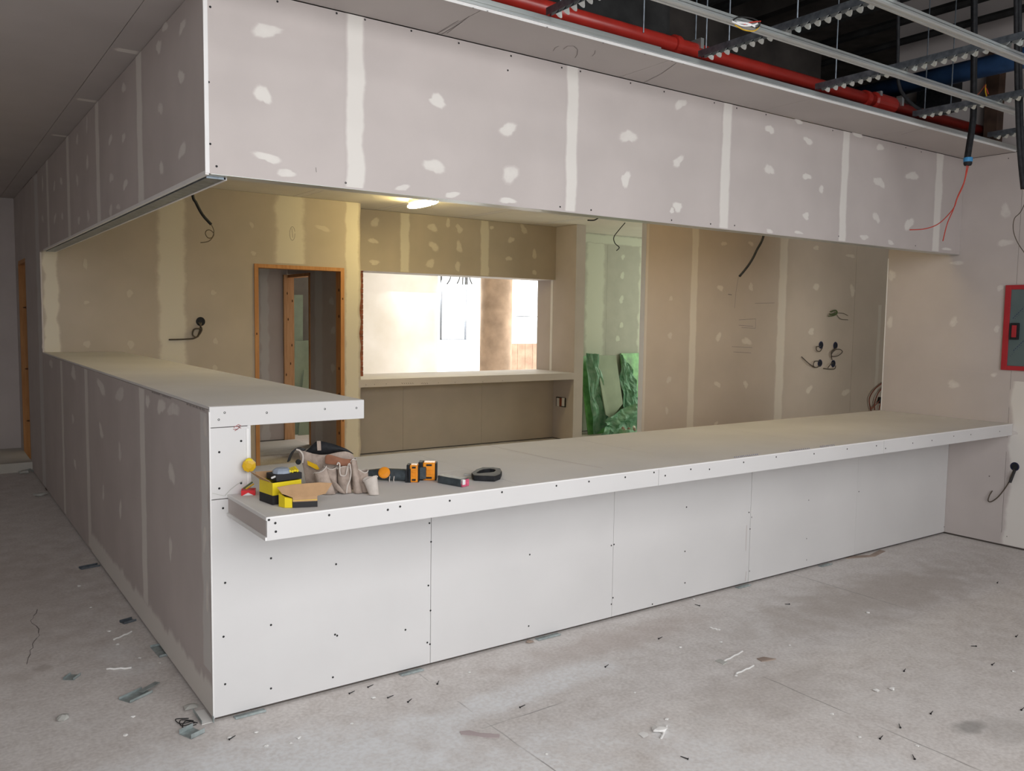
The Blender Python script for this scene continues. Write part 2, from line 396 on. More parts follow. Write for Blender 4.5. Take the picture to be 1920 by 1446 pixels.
# ---- bulkhead (hanging header wall), front and left
wbf = core('wall_bulkhead_front', (.0135, XR, .0135, .07, HS+.0135, ZT-.002))
sx = [0, .64, 1.86, 3.05, 4.26, 5.48, XR]
for a, b in zip(sx, sx[1:]): panel(wbf, FRONT, a, b, HS, ZT-.003)
seam_px = ((648, 684, 200), (1060, 1082, 300), (1352, 1370, 300), (1578, 1592, 300), (1753, 1767, 350))
for a, b, y in seam_px:
    u0 = uv(FRONT, a, y)[0]; u1 = uv(FRONT, b, y)[0]; band(wbf, FRONT, u0, u1, HS+.002, ZT-.004, rough=.2 if a < 700 else .12)
for q in ((500, 57, 55, 30), (493, 178, 30, 42), (503, 296, 48, 20), (537, 325, 44, 14), (820, 189, 38, 24), (952, 243, 36, 24), (815, 312, 36, 32), (957, 326, 30, 40),
          (755, 352, 30, 12), (848, 365, 28, 12), (953, 376, 28, 14), (1178, 256, 28, 28), (1173, 336, 18, 30), (1275, 196, 20, 22), (1443, 243, 16, 18), (1515, 264, 18, 13),
          (1498, 229, 16, 8), (1442, 318, 16, 22), (1512, 331, 16, 14), (1511, 405, 14, 14), (1443, 434, 15, 8), (1497, 436, 15, 8), (1650, 276, 12, 15), (1649, 342, 19, 24),
          (1710, 330, 21, 20), (1643, 408, 12, 22), (1704, 420, 15, 24), (1620, 445, 18, 10), (1670, 455, 14, 8), (1775, 467, 16, 7), (1271, 303, 18, 22), (1270, 388, 18, 20), (1608, 253, 22, 9), (1540, 355, 10, 14), (1260, 395, 10, 10)):
    patch(wbf, FRONT, *q, k=random.uniform(.75, 1))
screws(wbf, FRONT, [(394, 13), (391, 154), (394, 270), (406, 312), (520, 3), (631, 25), (684, 37), (771, 58), (860, 81), (958, 105), (952, 132), (1053, 127), (1088, 134), (1182, 156), (1245, 172), (1339, 193), (1381, 203), (1436, 215), (1561, 245), (1698, 277), (1727, 285), (648, 343), (1050, 388), (1108, 394), (1259, 413), (1332, 420), (1377, 423), (1572, 443), (1716, 461)])
mk = MB(); pline(mk, FRONT, [(592, 314), (593, 323)], .002); mk.build('pencil_marks', 'mark', wbf, kind='stuff')
bx('galvanised_track', 'galv', (.02, XR, .0, .085, HS-.004, HS-.0005), wbf)
bx('edge_bead', 'grey', (-.001, XR, -.002, .003, HS-.003, HS+.004), wbf)
bx('corner_bead', 'bead', (-.003, .014, -.003, .002, HS-.002, ZT-.002), wbf, bevel=.001)

wbl = core('wall_bulkhead_left', (.0135, .085, .0135, YA, HS+.0135, ZT-.002))
ly = [.0135, 1.17, 2.38, 3.66, 4.89, YA]
for a, b in zip(ly, ly[1:]): panel(wbl, LEFT, a, b, HS, ZT-.003)
for x0, x1, y in ((256, 267, 200), (180, 187, 300), (126, 131, 350), (88, 92, 380)):
    band(wbl, LEFT, uv(LEFT, x1, y)[0], uv(LEFT, x0, y)[0], HS+.004, ZT-.004)
for q in ((310, 50, 10, 22), (342, 50, 12, 26), (298, 88, 10, 28), (340, 144, 13, 28), (301, 203, 9, 28), (342, 282, 13, 34), (303, 315, 7, 34), (232, 165, 7, 24), (207, 262, 7, 22), (232, 258, 7, 20),
          (209, 333, 7, 24), (235, 346, 8, 22), (163, 235, 4, 30), (145, 262, 5, 20), (164, 305, 4, 34), (145, 338, 5, 26), (208, 395, 7, 24), (222, 388, 7, 14), (166, 405, 6, 22), (148, 413, 5, 16),
          (115, 340, 4, 20), (102, 350, 4, 18), (117, 405, 3, 22), (103, 410, 4, 18), (80, 345, 3, 30), (80, 410, 3, 18)):
    patch(wbl, LEFT, *q, k=random.uniform(.6, .9))
bx('galvanised_track', 'galvd', (.018, .095, .06, YA-.3, HS-.012, HS-.0005), wbl)
bx('board_edge', 'bead', (-.002, .012, .0, YA-.3, HS-.008, HS+.008), wbl)
bx('board_edge', 'bead', (.088, .10, .06, YA-.3, HS-.014, HS-.002), wbl)
# inner face of the bulkhead
panel(wbf, (1, .07, 1), .1, XR, HS+.01, ZT-.01)
panel(wbl, (0, .085, 1), .1, YA-.01, HS+.01, ZT-.01)

# ---- ceilings
ceil = bx('ceiling', 'core', (-6, 13, -.36, 12.2, ZT+.0135, ZT+.03), kind='structure')
CE = (2, ZT, -1)
def cpanel(a, b, c, d, m='ceil'): return panel(ceil, CE, a, b, c, d, m, 'ceiling_board', g=.0015)
for a, b in ((-6, -3.7), (-3.7, -1.35), (-1.35, -.135)): cpanel(a, b, -.375, 6.0); cpanel(a, b, 6.0, 12.2)
cpanel(-.135, .0135, -.375, 6.0); cpanel(-.135, .0, 6.0, 12.2)
cs = [.0135, 1.05, 2.18, 3.36, 4.55, XR]
for a, b in zip(cs, cs[1:]): cpanel(a, b, -.375, .0)
for a, b in ((.1, 1.3), (1.3, 2.5), (2.5, 3.7), (3.7, 4.9), (4.9, 6.1), (6.1, 7.3), (7.3, 9.3), (9.3, 13)):
    cpanel(a, b, .085, 3.0, 'ceili'); cpanel(a, b, 3.0, 12.2, 'ceili')
CI = (2, ZT, -1)
for xx in (1.3, 2.5, 3.7, 4.9, 6.1): band(ceil, CE, xx-.05, xx+.05, .2, YB, m='patch')
band(ceil, CE, .2, XPR, 4.85, 4.93, vert=False, lift=.002)
for xx, yy in ((-.05, 1.17), (-.05, 2.38), (-.04, 3.66)): band(ceil, CE, xx-.06, xx+.05, yy-.03, yy+.03)
screws(ceil, CE, [(1026, 50), (1131, 80), (1209, 101), (1260, 114), (1281, 119), (887, 14), (914, 20), (1352, 138), (1461, 167)], .004)
mk = MB()
for pts in ([(1056, 92), (1064, 86), (1076, 86), (1083, 93), (1082, 102), (1078, 108)], [(1037, 95), (1041, 89), (1048, 86)], [(1110, 105), (1115, 100), (1116, 94)], [(820, 62), (860, 38)], [(828, 64), (866, 41)], [(838, 62), (880, 30)],
            [(1190, 163), (1240, 138), (1268, 118)], [(1690, 252), (1745, 236)]):
    pline(mk, CE, pts, .003)
mk.build('pencil_marks', 'mark', ceil, kind='stuff')
bx('board_edge', 'bead', (-1, XR, -.379, -.3755, ZT-.001, ZT+.012), ceil)
bx('galvanised_track', 'galv', (.2, XR, -.388, -.3795, ZT+.0125, ZT+.034), ceil)
bx('galvanised_track', 'galv', (.4, 2.1, -.393, -.3885, ZT+.022, ZT+.044), ceil, bevel=.002)
bx('galvanised_track', 'galv', (.2, XR, -.383, -.372, ZT+.034, ZT+.040), ceil)

# ---- raised bar: left wall side + post
bar = thing('raised_bar', 'tall plasterboard bar side with raised top running back to the rear wall', 'counter', (0, 0, 0))
bx('frame', 'core', (.0135, .155, .0135, YA-.002, .002, HU-TU), bar)
by = [.0135, 1.27, 2.95, 4.22, YA-.1, YA-.003]
for a, b in zip(by, by[1:]): panel(bar, LEFT, a, b, .012, HU-.0135)
for x0, x1, y in ((264, 274, 900), (162, 168, 850), (117, 121, 830)):
    band(bar, LEFT, uv(LEFT, x1, y)[0], uv(LEFT, x0, y)[0], .03, HU-.02)
band(bar, LEFT, .02, .14, .2, HU-.03, m='patchw', rough=.25)
for q in ((385, 800, 9, 44), (325, 768, 20, 34), (302, 762, 14, 34), (225, 740, 18, 28), (190, 725, 14, 28), (277, 752, 8, 26), (322, 888, 10, 46), (225, 848, 7, 34), (190, 808, 8, 24), (385, 888, 6, 48), (320, 1028, 6, 50),
          (194, 925, 4, 28), (226, 955, 5, 34), (138, 700, 10, 24), (96, 682, 6, 20), (137, 785, 4, 22), (141, 870, 4, 20), (384, 1010, 7, 60), (389, 1120, 6, 60)):
    patch(bar, LEFT, *q, k=random.uniform(.65, .95))
# ragged skirting compound along the base
vs, at, fs = [], [], []; n = 90
for i in range(n+1):
    y = .01+3.0*i/n; h = .17+.05*noise.noise(Vector((i*.22, 3, 0)))+.03*noise.noise(Vector((i*.9, 8, 0)))
    for z, f, d in ((.016, .9, .0012), (h*.75, .85, .0012), (h, 0, .0007)):
        vs.append((-d, y, z)); at.append(f)
fs = [(i*3+j, (i+1)*3+j, (i+1)*3+j+1, i*3+j+1) for i in range(n) for j in range(2)]
MB().add(vs, fs, at).build('filler_base_band', 'patch', bar)
# end post facing the camera
panel(bar, (1, 0, -1), .0, .157, HL-.015, HU-TU-.002, 'white')
bx('edge_bead', 'bead', (.148, .160, -.004, .010, HL+.002, HU-TU-.012), bar, bevel=.002)
bx('inner_panel', 'white', (.155, .168, .002, YA-.004, HL+.002, HU-TU), bar)
bx('corner_bead', 'bead', (-.003, .003, -.003, .004, .012, HU-.02), bar, bevel=.001)
screws(bar, FRONT, [(411, 848), (452, 827), (452, 906), (411, 916), (418, 953), (452, 938)])
mk = MB()
for pts in ([(438, 802), (447, 796), (452, 799)], [(437, 805), (446, 805)], [(440, 808), (450, 801)], [(443, 799), (452, 803)]): pline(mk, FRONT, pts, .003)
mk.build('red_print', 'redmk', bar, kind='stuff')
mk = MB(); pline(mk, FRONT, [(421, 930), (432, 918), (445, 908), (455, 902)], .0035); pline(mk, FRONT, [(398, 925), (420, 930)], .002)
mk.build('chalk_scratch', 'tapew', bar, kind='stuff')
rt_ = bx('bar_top', 'core', (.014, WU-.014, .014, YA-.02, HU-TU+.0135, HU-.0135), bar)
for a, b in ((.0135, 2.4), (2.4, 4.8), (4.8, YA-.004)): panel(rt_, (2, HU, 1), .0, WU, a, b, 'top', 'top_board')
panel(rt_, (2, HU-TU, -1), .168, WU, .0135, YA-.01, 'grey', 'soffit_board')
bx('fascia_board', 'white', (0, WU, -.001, .0125, HU-TU, HU-.0005), rt_, bevel=.001)
bx('side_board', 'white', (WU-.0125, WU, .013, YA-.01, HU-TU+.001, HU-.0135), rt_)
screws(rt_, FRONT, [(421, 774), (410, 787), (500, 774), (609, 767), (668, 765)])
mk = MB(); TP = (2, HU, 1)
LE = (0, 0.0, -1)
for i in range(16):
    y0 = 1.02-.045*i if i < 10 else .35-.05*(i-10)
    if i in (4, 9): continue
    for k in range(2):
        yy = y0-.02*k; zz = HU-.014
        mk.add([(-.0014, yy, zz-.003), (-.0014, yy-.008-.006*random.random(), zz-.0005), (-.0014, yy-.01, zz-.009), (-.0014, yy-.003, zz-.010)], [(0, 1, 2, 3)])
mk.build('printed_marks', 'mark', rt_, kind='stuff')

# ---- low counter: body and worktop
cn = thing('front_counter', 'low white plasterboard counter front below the long overhanging worktop', 'counter', (.157, 0, 0))
bx('frame', 'core', (.16, XR-.002, .0135, .12, .002, HL-TL), cn)
fx = [.0, uv(FRONT, 807, 1200)[0], uv(FRONT, 1148, 1100)[0], uv(FRONT, 1406, 1000)[0], 4.58, XR-.002]
for i, (a, b) in enumerate(zip(fx, fx[1:])): panel(cn, FRONT, a, b, .014, HL-(.0165 if i == 0 else TL+.001), 'white', g=.0013, proud=(.0, .0006, .0, .001, .0)[i])
panel(cn, (1, .13, 1), .17, XR-.01, .014, HL-TL-.01, 'grey')
screws(cn, FRONT, [(508, 1047), (630, 1058), (422, 1093), (508, 1172), (419, 1194), (422, 1283), (628, 1190), (632, 1192), (508, 1291), (624, 1270), (805, 981), (808, 1016), (803, 1098), (807, 1145), (801, 1205), (806, 1208), (993, 1040), (991, 1174), (1146, 1023), (1151, 1021), (1149, 1121), (1146, 1133),
                   (1284, 1034), (1284, 1093), (1404, 961), (1409, 970), (1405, 1071), (1512, 1010), (1512, 1050), (1406, 992), (1516, 938), (1287, 951), (760, 1181), (1223, 1133), (1775, 928), (1610, 922), (1770, 988)])
worn = MB()
for pts in ([(1400, 985), (1398, 1033)], [(1399, 1072), (1397, 1090)]): pline(worn, FRONT, pts, .006, .0006)
worn.build('scuff_marks', 'grey', cn, kind='stuff')
wt = thing('worktop', 'long low worktop of white plasterboard carrying the tools, reaching the right wall', 'counter top', (.07, 0, HL-TL))
bx('frame', 'core', (.085, XR-.003, -OV+.0135, -.001, HL-TL+.013, HL-.0135), wt); bx('frame', 'core', (1.05, XR-.003, -.001, BD-.0135, HL-TL+.013, HL-.0135), wt); bx('frame', 'core', (.17, 1.05, .0135, BD-.0135, HL-TL+.013, HL-.0135), wt)
for a, b in ((.07, 1.235), (1.235, 2.38), (2.38, 3.6), (3.6, 4.8), (4.8, XR-.001)):
    p = panel(wt, (2, HL, 1), max(a, .0) if a > .1 else .07, b, -OV+.001, -.0005 if a < .1 else BD, 'top', 'top_board')
    if a < .1: panel(wt, (2, HL, 1), .169, b, 0, BD, 'top', 'top_board', g=.0002)
TU1 = uv((1, -OV, -1), 1235, 890)[0]
WF = (1, -OV, -1)
for a, b in ((.07, TU1), (TU1, 4.1), (4.1, XR-.001)):
    bx('fascia_board', 'white', (a+.0012, b-.0012, -OV-.0005, -OV+.0125, HL-TL, HL-.006), wt)
bx('edge_bead', 'bead', (.07, XR-.001, -OV-.002, -OV+.008, HL-.006, HL+.001), wt, bevel=.001)
panel(wt, (2, HL-TL, -1), .07, XR-.001, -OV+.013, -.002, 'white', 'soffit_board')
bx('side_board', 'grey', (.071, .084, -OV+.013, -.001, HL-TL+.013, HL-.013), wt)
bx('edge_bead', 'bead', (.068, .075, -OV, -.001, HL-.013, HL+.001), wt, bevel=.001)
bx('edge_bead', 'bead', (.064, .074, -OV, -.001, HL-TL, HL-TL+.013), wt, bevel=.001)
bx('back_board', 'grey', (.169, XR-.001, BD-.0125, BD, HL-TL, HL-.013), wt)
screws(wt, WF, [(504, 975), (516, 981), (517, 997), (617, 966), (727, 956), (750, 950), (843, 939), (941, 923), (1043, 911), (1104, 903), (1172, 895), (1226, 886), (1247, 892), (1295, 880), (1330, 880), (1394, 867), (1455, 857), (1526, 851), (1588, 842), (1643, 836), (1660, 841), (1711, 831), (1747, 826), (1788, 818), (1820, 815), (1874, 809)])
mk = MB()
for (x0, y0, nn) in ((1376, 859, 4), (1390, 857, 9), (1480, 847, 11), (1537, 839, 8)):
    for i in range(nn):
        x = x0+i*3.6
        pline(mk, WF, [(x, y0-i*.42-1.2), (x+1.5, y0-i*.42-2.8)], .0035); pline(mk, WF, [(x+1.5, y0-i*.42-.4), (x+2.6, y0-i*.42-.8)], .003)
mk.build('printed_marks', 'markb', wt, kind='stuff')
mk = MB(); WTP = (2, HL, 1)
pline(mk, WTP, [(905, 833), (1030, 860), (1130, 878)], .004, .0006); pline(mk, WTP, [(1420, 781), (1450, 787)], .003, .0006)
mk.build('pencil_marks', 'dustb', wt, kind='stuff')

# ---- right wall
wr = core('wall_right', (XR+.0135, XR+.12, -9, BD-.012, 0, ZH))
for a, b in ((-9, -6.9), (-6.9, -5.7), (-5.7, -4.5), (-4.5, -3.3), (-3.3, -2.1), (-2.1, -.44), (-.44, BD)):
    panel(wr, RIGHT, a, b, .014, ZT-.002); panel(wr, RIGHT, a, b, ZT+.002, ZH, 'grey')
bx('corner_bead', 'bead', (XR-.003, XR+.006, BD-.004, BD+.003, HL+.002, HS-.002), wr)
band(wr, RIGHT, -.62, -.455, .02, 1.28, rough=.2)
for q in ((1885, 396, 22, 26), (1885, 455, 30, 16), (1672, 517, 13, 24), (1795, 493, 24, 9), (1669, 605, 14, 22), (1788, 604, 18, 18), (1788, 721, 26, 14), (1875, 540, 12, 14), (1869, 617, 12, 14), (1864, 703, 14, 8), (1900, 812, 16, 12)):
    patch(wr, RIGHT, *q, k=.6)
screws(wr, RIGHT, [(1855, 893), (1888, 1006), (1777, 840), (1891, 297), (1769, 985)], .004)
mk = MB()
pline(mk, RIGHT, [(1755, 690), (1820, 696), (1876, 702)], .003); pline(mk, RIGHT, [(1835, 616), (1855, 595)], .002); pline(mk, RIGHT, [(1830, 622), (1852, 600)], .002); pline(mk, RIGHT, [(1815, 825), (1865, 836)], .003)
mk.build('pencil_marks', 'patchw', wr, kind='stuff')
bx('return_board', 'grey', (XR+.001, XR+.12, BD-.012, BD, .014, ZT-.002), wr)

# ---- wall C (right rear wall behind the counter)
XCL = 3.965
wc = core('wall_rear_right', (XCL+.0135, 9, YC+.0135, YC+.042, 0, ZT))
cx = [XCL, 4.54, 5.74, 6.93, 9]
for a, b in zip(cx, cx[1:]): panel(wc, PC, a, b, .012, ZT-.002, 'tan')
panel(wc, (0, XCL, -1), YC, YC+.055, .012, ZT-.002, 'bead')
panel(wc, (1, YC+.055, 1), XCL, 9, .012, ZT-.002, 'tan')
for a, b, y in ((1293, 1306, 600), (1457, 1473, 600)):
    u0 = uv(PC, a, y)[0]; u1 = uv(PC, b, y)[0]; band(wc, PC, u0, u1, .02, ZT-.01, m='patcht')
band(wc, PC, XCL+.002, XCL+.03, .02, ZT-.01, rough=.05, m='patchtw')
band(wc, PC, 7.36, 7.42, .9, 1.9, rough=.2, m='patchtw')
for q in ((1350, 540, 11, 13), (1408, 538, 10, 15), (1530, 538, 14, 13), (1598, 545, 10, 22), (1347, 632, 11, 16), (1400, 640, 15, 16), (1521, 622, 13, 13), (1345, 721, 11, 13), (1398, 721, 10, 15), (1517, 731, 11, 15),
          (1585, 736, 15, 13), (1595, 480, 16, 8), (1256, 630, 10, 12), (1254, 712, 8, 16), (1250, 770, 7, 14), (1258, 560, 6, 12), (1357, 457, 10, 10), (1342, 795, 8, 10), (1408, 457, 10, 9), (1530, 465, 14, 8)):
    patch(wc, PC, *q, m='patchtw' if q[0] < 1270 else 'patcht', k=.8)
mk = MB()
for pts in ([(1385, 515), (1380, 545), (1377, 578)], [(1415, 569), (1452, 568)], [(1385, 600), (1417, 598), (1416, 616), (1390, 614)], [(1385, 610), (1412, 612)], [(1375, 660), (1408, 662)], [(1372, 650), (1410, 652)]): pline(mk, PC, pts, .003)
pline(mk, PC, [(1365, 552), (1372, 553)], .006)
mk.build('pencil_marks', 'mark', wc, kind='stuff')

# ---- wall A (left rear wall with the door opening)
DX0, DX1, DZ = 2.012, 3.047, 2.25
wa = core('wall_rear_left', (.0, DX0, YA+.0135, YA+.11, 0, ZT))
bx('frame', 'core', (DX0, DX1, YA+.0135, YA+.11, DZ, ZT), wa)
bx('frame', 'core', (DX1, XA-.0135, YA+.0135, YA+.11, 0, ZT), wa)
panel(wa, PA, 0, 1.04, .012, ZT-.002, 'beige'); panel(wa, PA, 1.04, DX0, .012, DZ, 'beige', g=0); panel(wa, (1, YA+.11, 1), 0, DX0, .012, ZT-.002)
panel(wa, PA, 1.04, 2.14, DZ, ZT-.002, 'beige', g=0); panel(wa, PA, 2.14, DX1, DZ, ZT-.002, 'beige', g=0); panel(wa, PA, DX1, XA, .012, ZT-.002, 'beige', g=0)
panel(wa, (1, YA+.11, 1), DX0, DX1, DZ, ZT-.002, 'beige'); panel(wa, (1, YA+.11, 1), DX1, XA, .012, ZT-.002, 'beige')
panel(wa, (0, XA, 1), YA, YA+.6, .012, ZT-.002, 'beige')
for a, b, v0, y in ((295, 350, .02, 550), (515, 573, DZ+.02, 450), (647, 674, .02, 450)):
    u0 = uv(PA, a, y)[0]; u1 = uv(PA, b, y)[0]; band(wa, PA, u0, u1, v0, ZT-.006, rough=.1, m='patchb')
band(wa, PA, .015, .15, HU, HS+.02, rough=.25, m='patchb')

for q in ((160, 495, 11, 18), (243, 550, 11, 18), (162, 567, 10, 8), (163, 645, 13, 14), (245, 646, 14, 16), (400, 549, 12, 9), (404, 640, 8, 16), (403, 690, 8, 14), (472, 422, 8, 12), (605, 428, 22, 12), (475, 475, 10, 8)):
    patch(wa, PA, *q, m='patchbw')
mk = MB()
pts = [(548+5*math.cos(t*.5), 438+13*math.sin(t*.5)) for t in range(13)]; pline(mk, PA, pts, .004); pline(mk, PA, [(547, 428), (549, 446)], .004)
pts = [(392+5*math.cos(t*.5), 436+7*math.sin(t*.5)) for t in range(13)]
mk.build('pencil_marks', 'mark', wa, kind='stuff')
dr = bpy.data.objects.new('door_1', None); C.objects.link(dr); dr.location = (DX0, YA, 0); dr['kind'] = 'structure'
bx('door_jamb', 'wood', (DX0, DX0+.045, YA-.012, YA+.125, .001, DZ-.04), dr, bevel=.002)
bx('door_jamb', 'wood', (DX1-.045, DX1, YA-.012, YA+.125, .001, DZ-.04), dr, bevel=.002)
bx('door_head', 'wood', (DX0, DX1, YA-.012, YA+.125, DZ-.04, DZ), dr, bevel=.002)
kb = MB()
for z in (.15, .35, .8, 1.1, 1.7, 2.0):
    kb.add([(DX1-.0455, YA+.04+.02*math.cos(a), z+.02*math.sin(a)) for a in [i*math.pi/4 for i in range(8)]], [tuple(range(8))])
for x, z in ((DX0+.02, 1.0), (DX0+.02, 1.5), (DX1-.02, .5), (DX1-.022, 1.9)):
    kb.add([(x+.008*math.cos(a), YA-.0125, z+.014*math.sin(a)) for a in [i*math.pi/4 for i in range(8)]], [tuple(range(8))])
kb.build('wood_knots', 'knot', dr, kind='stuff')

# ---- hatch wall B: bulkhead above, wall below, sill, partition
wb = core('wall_hatch', (XA, XP, YB+.0135, 6.40, HS+.0135, ZT))
panel(wb, PB, XA, 4.06, HS, ZT-.002, 'beige'); panel(wb, PB, 4.06, 5.26, HS, ZT-.002, 'beige'); panel(wb, PB, 5.26, XP, HS, ZT-.002, 'beige')
panel(wb, (2, HS, -1), XA, XP, YB, 6.42, 'white'); panel(wb, (1, 6.42, 1), XA, XP, HS, ZT-.002, 'beige')
for a, b in ((750, 768), (901, 917)):
    band(wb, PB, uv(PB, a, 450)[0], uv(PB, b, 450)[0], HS+.01, ZT-.01, m='patchb')
for q in ((703, 417, 20, 16), (700, 452, 16, 12), (702, 492, 20, 10), (811, 427, 16, 18), (840, 419, 10, 16), (861, 429, 14, 16), (813, 462, 18, 18), (861, 463, 14, 20), (807, 494, 18, 16), (858, 500, 12, 18),
          (958, 450, 12, 14), (982, 430, 14, 16), (954, 485, 12, 10), (1002, 477, 10, 18), (922, 427, 8, 8), (1002, 511, 8, 12)):
    patch(wb, PB, *q, k=.8, m='patchb')
ZS = .967
bx('frame', 'core', (XA, XP, YB+.0135, 6.40, 0, ZS-.1), wb)
for a, b in ((XA, 4.05), (4.05, 5.24), (5.24, XP)): panel(wb, PB, a, b, .012, ZS-.095, 'beige')
sill = bx('trim_1', 'core', (XA+.002, XP-.002, YA+.0135, 6.43, ZS-.08, ZS-.0135), kind='structure')
panel(sill, (2, ZS, 1), XA, XP+.04, YA, 6.44, 'white', 'sill_board')
panel(sill, (1, YA, -1), XA+.001, XP+.04, ZS-.094, ZS-.001, 'grey', 'fascia_board', proud=.001)
panel(sill, (2, ZS-.094, -1), XA, XP, YA+.0135, YB, 'grey', 'soffit_board')
screws(sill, PA, [(686, 722), (702, 721), (724, 720), (790, 719), (822, 718), (853, 717), (905, 716), (942, 714)], .006, 'mark')
mk = MB()
for x in list(range(753, 775, 4))+list(range(792, 804, 4)): pline(mk, PA, [(x, 718), (x+2, 720)], .006)
mk.build('printed_marks', 'mark', sill, kind='stuff')
wp = core('wall_partition', (XP+.0135, XPR-.0135, YA+.0135, 6.41, 0, ZT))
panel(wp, (0, XP, -1), YA, 6.42, .012, ZT-.002, 'grey'); panel(wp, (0, XPR, 1), YA, 6.42, .012, ZT-.002, 'beige')
panel(wp, PA, XP, XPR, .012, ZT-.002, 'grey')
bx('corner_bead', 'bead', (XP-.004, XP+.004, 6.05, 6.10, ZS+.002, HS-.002), wp)
panel(wp, (1, 6.42, 1), XP, XPR, .012, ZT-.002, 'beige')
# green-board niche beyond the partition
wn = core('wall_niche', (XPR, 10, 6.30+.0135, 6.41, 0, ZT))
PNI = (1, 6.30, -1)
panel(wn, PNI, XPR, 7.7, .012, ZT-.002, 'greenw'); panel(wn, PNI, 7.7, 8.9, .012, ZT-.002, 'greenw'); panel(wn, PNI, 8.9, 10, .012, ZT-.002, 'greenw')
band(wn, PNI, 7.27, 7.66, .02, ZT-.1, m='patchg'); band(wn, PNI, 8.36, 8.6, .02, ZT-.1, m='patchg', rough=.2)
band(wn, PNI, XPR, 8.8, ZT-.15, ZT-.01, m='patchg', vert=False, lift=.002)
for q in ((1168, 482, 7, 10), (1167, 517, 9, 12), (1165, 562, 9, 14), (1165, 610, 9, 10), (1158, 635, 7, 14)): patch(wn, PNI, *q, m='patchg')
panel(wn, (1, 6.42, 1), XPR, 10, .012, ZT-.002, 'white')

# brick pier at the left reveal of the hatch
pier = bx('wall_pier', 'mortar', (XA+.01, 3.518, 6.056, 6.38, 0, ZT-.01), kind='structure')
z = .97; i = 0
while z < 2.3:
    if i % 2 == 0: xs = ((3.24, 3.37), (3.38, 3.52))
    else: xs = ((3.24, 3.30), (3.31, 3.52))
    for a, b in xs:
        bx('brick', 'brick', (a, b, 6.05-.003*random.random(), 6.20, z, z+.054), pier)
    z += .0635; i += 1

# ---- plain closing walls out of the photograph's sight
def wall(name, b, m='grey'): return bx(name, m, b, kind='structure')
wall('wall_left', (-5.1, -5, -9, 8, 0, ZH), 'grey')
wall('wall_hall_end', (-5.1, .12, 7.92, 8.0, .0, ZT), 'grey')
# shop front wall behind the camera with its big window opening
wf = wall('wall_front', (-5.1, -3.0, -5.4, -5.3, 0, ZH)); bx('wall_section', 'grey', (3.4, 6, -5.4, -5.3, 0, ZH), wf); bx('wall_section', 'grey', (-3.0, 3.4, -5.4, -5.3, 4.3, ZH), wf)
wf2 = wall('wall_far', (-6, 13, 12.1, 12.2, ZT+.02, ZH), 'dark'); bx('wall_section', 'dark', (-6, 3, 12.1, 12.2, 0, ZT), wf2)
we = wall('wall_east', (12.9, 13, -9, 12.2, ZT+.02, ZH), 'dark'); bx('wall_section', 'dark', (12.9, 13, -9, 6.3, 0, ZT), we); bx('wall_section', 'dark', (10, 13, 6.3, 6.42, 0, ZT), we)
bx('trim_plenum_west', 'dark', (-6, -5.9, -9, 12.2, 0, ZH), kind='structure')

# ---- hall on the left, past the bar: X=0 wall with an opening
wh = core('wall_hall', (.0135, .15, YA+.12, 6.85, 0, ZT))
panel(wh, LEFT, YA-.003, 6.3, .012, ZT-.002); panel(wh, LEFT, 6.3, 6.86, .012, ZT-.002)
bx('wall_section', 'grey', (0, .15, 6.86, 7.64, DZ+.02, ZT), wh); bx('wall_section', 'grey', (0, .15, 7.64, 7.92, 0, ZT), wh)
panel(wh, (0, .15, 1), YA+.12, 6.86, .012, ZT-.002)
for px_ in ((42, 47),): band(wh, LEFT, uv(LEFT, 75, 500)[0], uv(LEFT, 68, 500)[0], .02, ZT-.02, m='patchw')
bx('jamb_board', 'wood', (.0, .16, 7.60, 7.64, .01, DZ), wh); bx('jamb_board', 'wood', (.0, .16, 6.862, 6.90, .01, DZ), wh); bx('jamb_board', 'wood', (0, .16, 6.9, 7.6, DZ-.02, DZ+.02), wh)
kb = MB()
for z in (.45, 1.05, 1.75): kb.add([(.08+.05*math.cos(a), 7.5995, z+.012*math.sin(a)) for a in [i*math.pi/5 for i in range(10)]], [tuple(range(10))])
kb.build('wood_knots', 'knot', wh, kind='stuff')
bx('trim_2', 'plaster', (-5, .0, 6.75, 7.91, .0, .10), kind='structure')
tag(MB().tube([(-.07, 6.7, .012), (-.03, 6.72, .03), (.0, 6.69, .012)], .012, 6).build('cable_clip', 'galv'), 'small shiny metal clip on the floor at the hall end', 'metal scrap')

# ---- corridor room behind the door
XI = 3.157
wi = core('wall_corridor_right', (XI+.0135, XI+.09, YA+.12, 6.83, 0, ZT))
PI_ = (0, XI, -1)
panel(wi, PI_, YA+.12, 6.2, .012, ZT-.002); panel(wi, PI_, 6.2, 6.84, .012, ZT-.002); panel(wi, (0, XI+.1, 1), 6.42, 6.84, .012, ZT-.002)
bx('wall_section', 'grey', (XI, XI+.1, 6.84, 7.655, 2.26, ZT), wi)
bx('jamb_board', 'woodl', (3.095, 3.235, 7.615, 7.655, .01, 2.25), wi)
bx('jamb_board', 'wood', (XI-.01, XI+.115, 6.842, 6.88, .01, 2.25), wi)
bx('jamb_board', 'wood', (XI-.012, XI+.115, 6.842, 7.614, 2.21, 2.25), wi)
kb = MB()
for x, z in ((3.16, .5), (3.12, .9), (3.20, 1.3), (3.15, 1.65), (3.21, 1.9), (3.14, 2.0), (3.18, 1.05)): kb.add([(x+.008*math.cos(a), 7.6145, z+.02*math.sin(a)) for a in [i*math.pi/4 for i in range(8)]], [tuple(range(8))])
kb.build('wood_knots', 'knot', wi, kind='stuff')
band(wi, PI_, uv(PI_, 605, 600)[0], uv(PI_, 590, 600)[0], .02, ZT-.02, m='patchw')
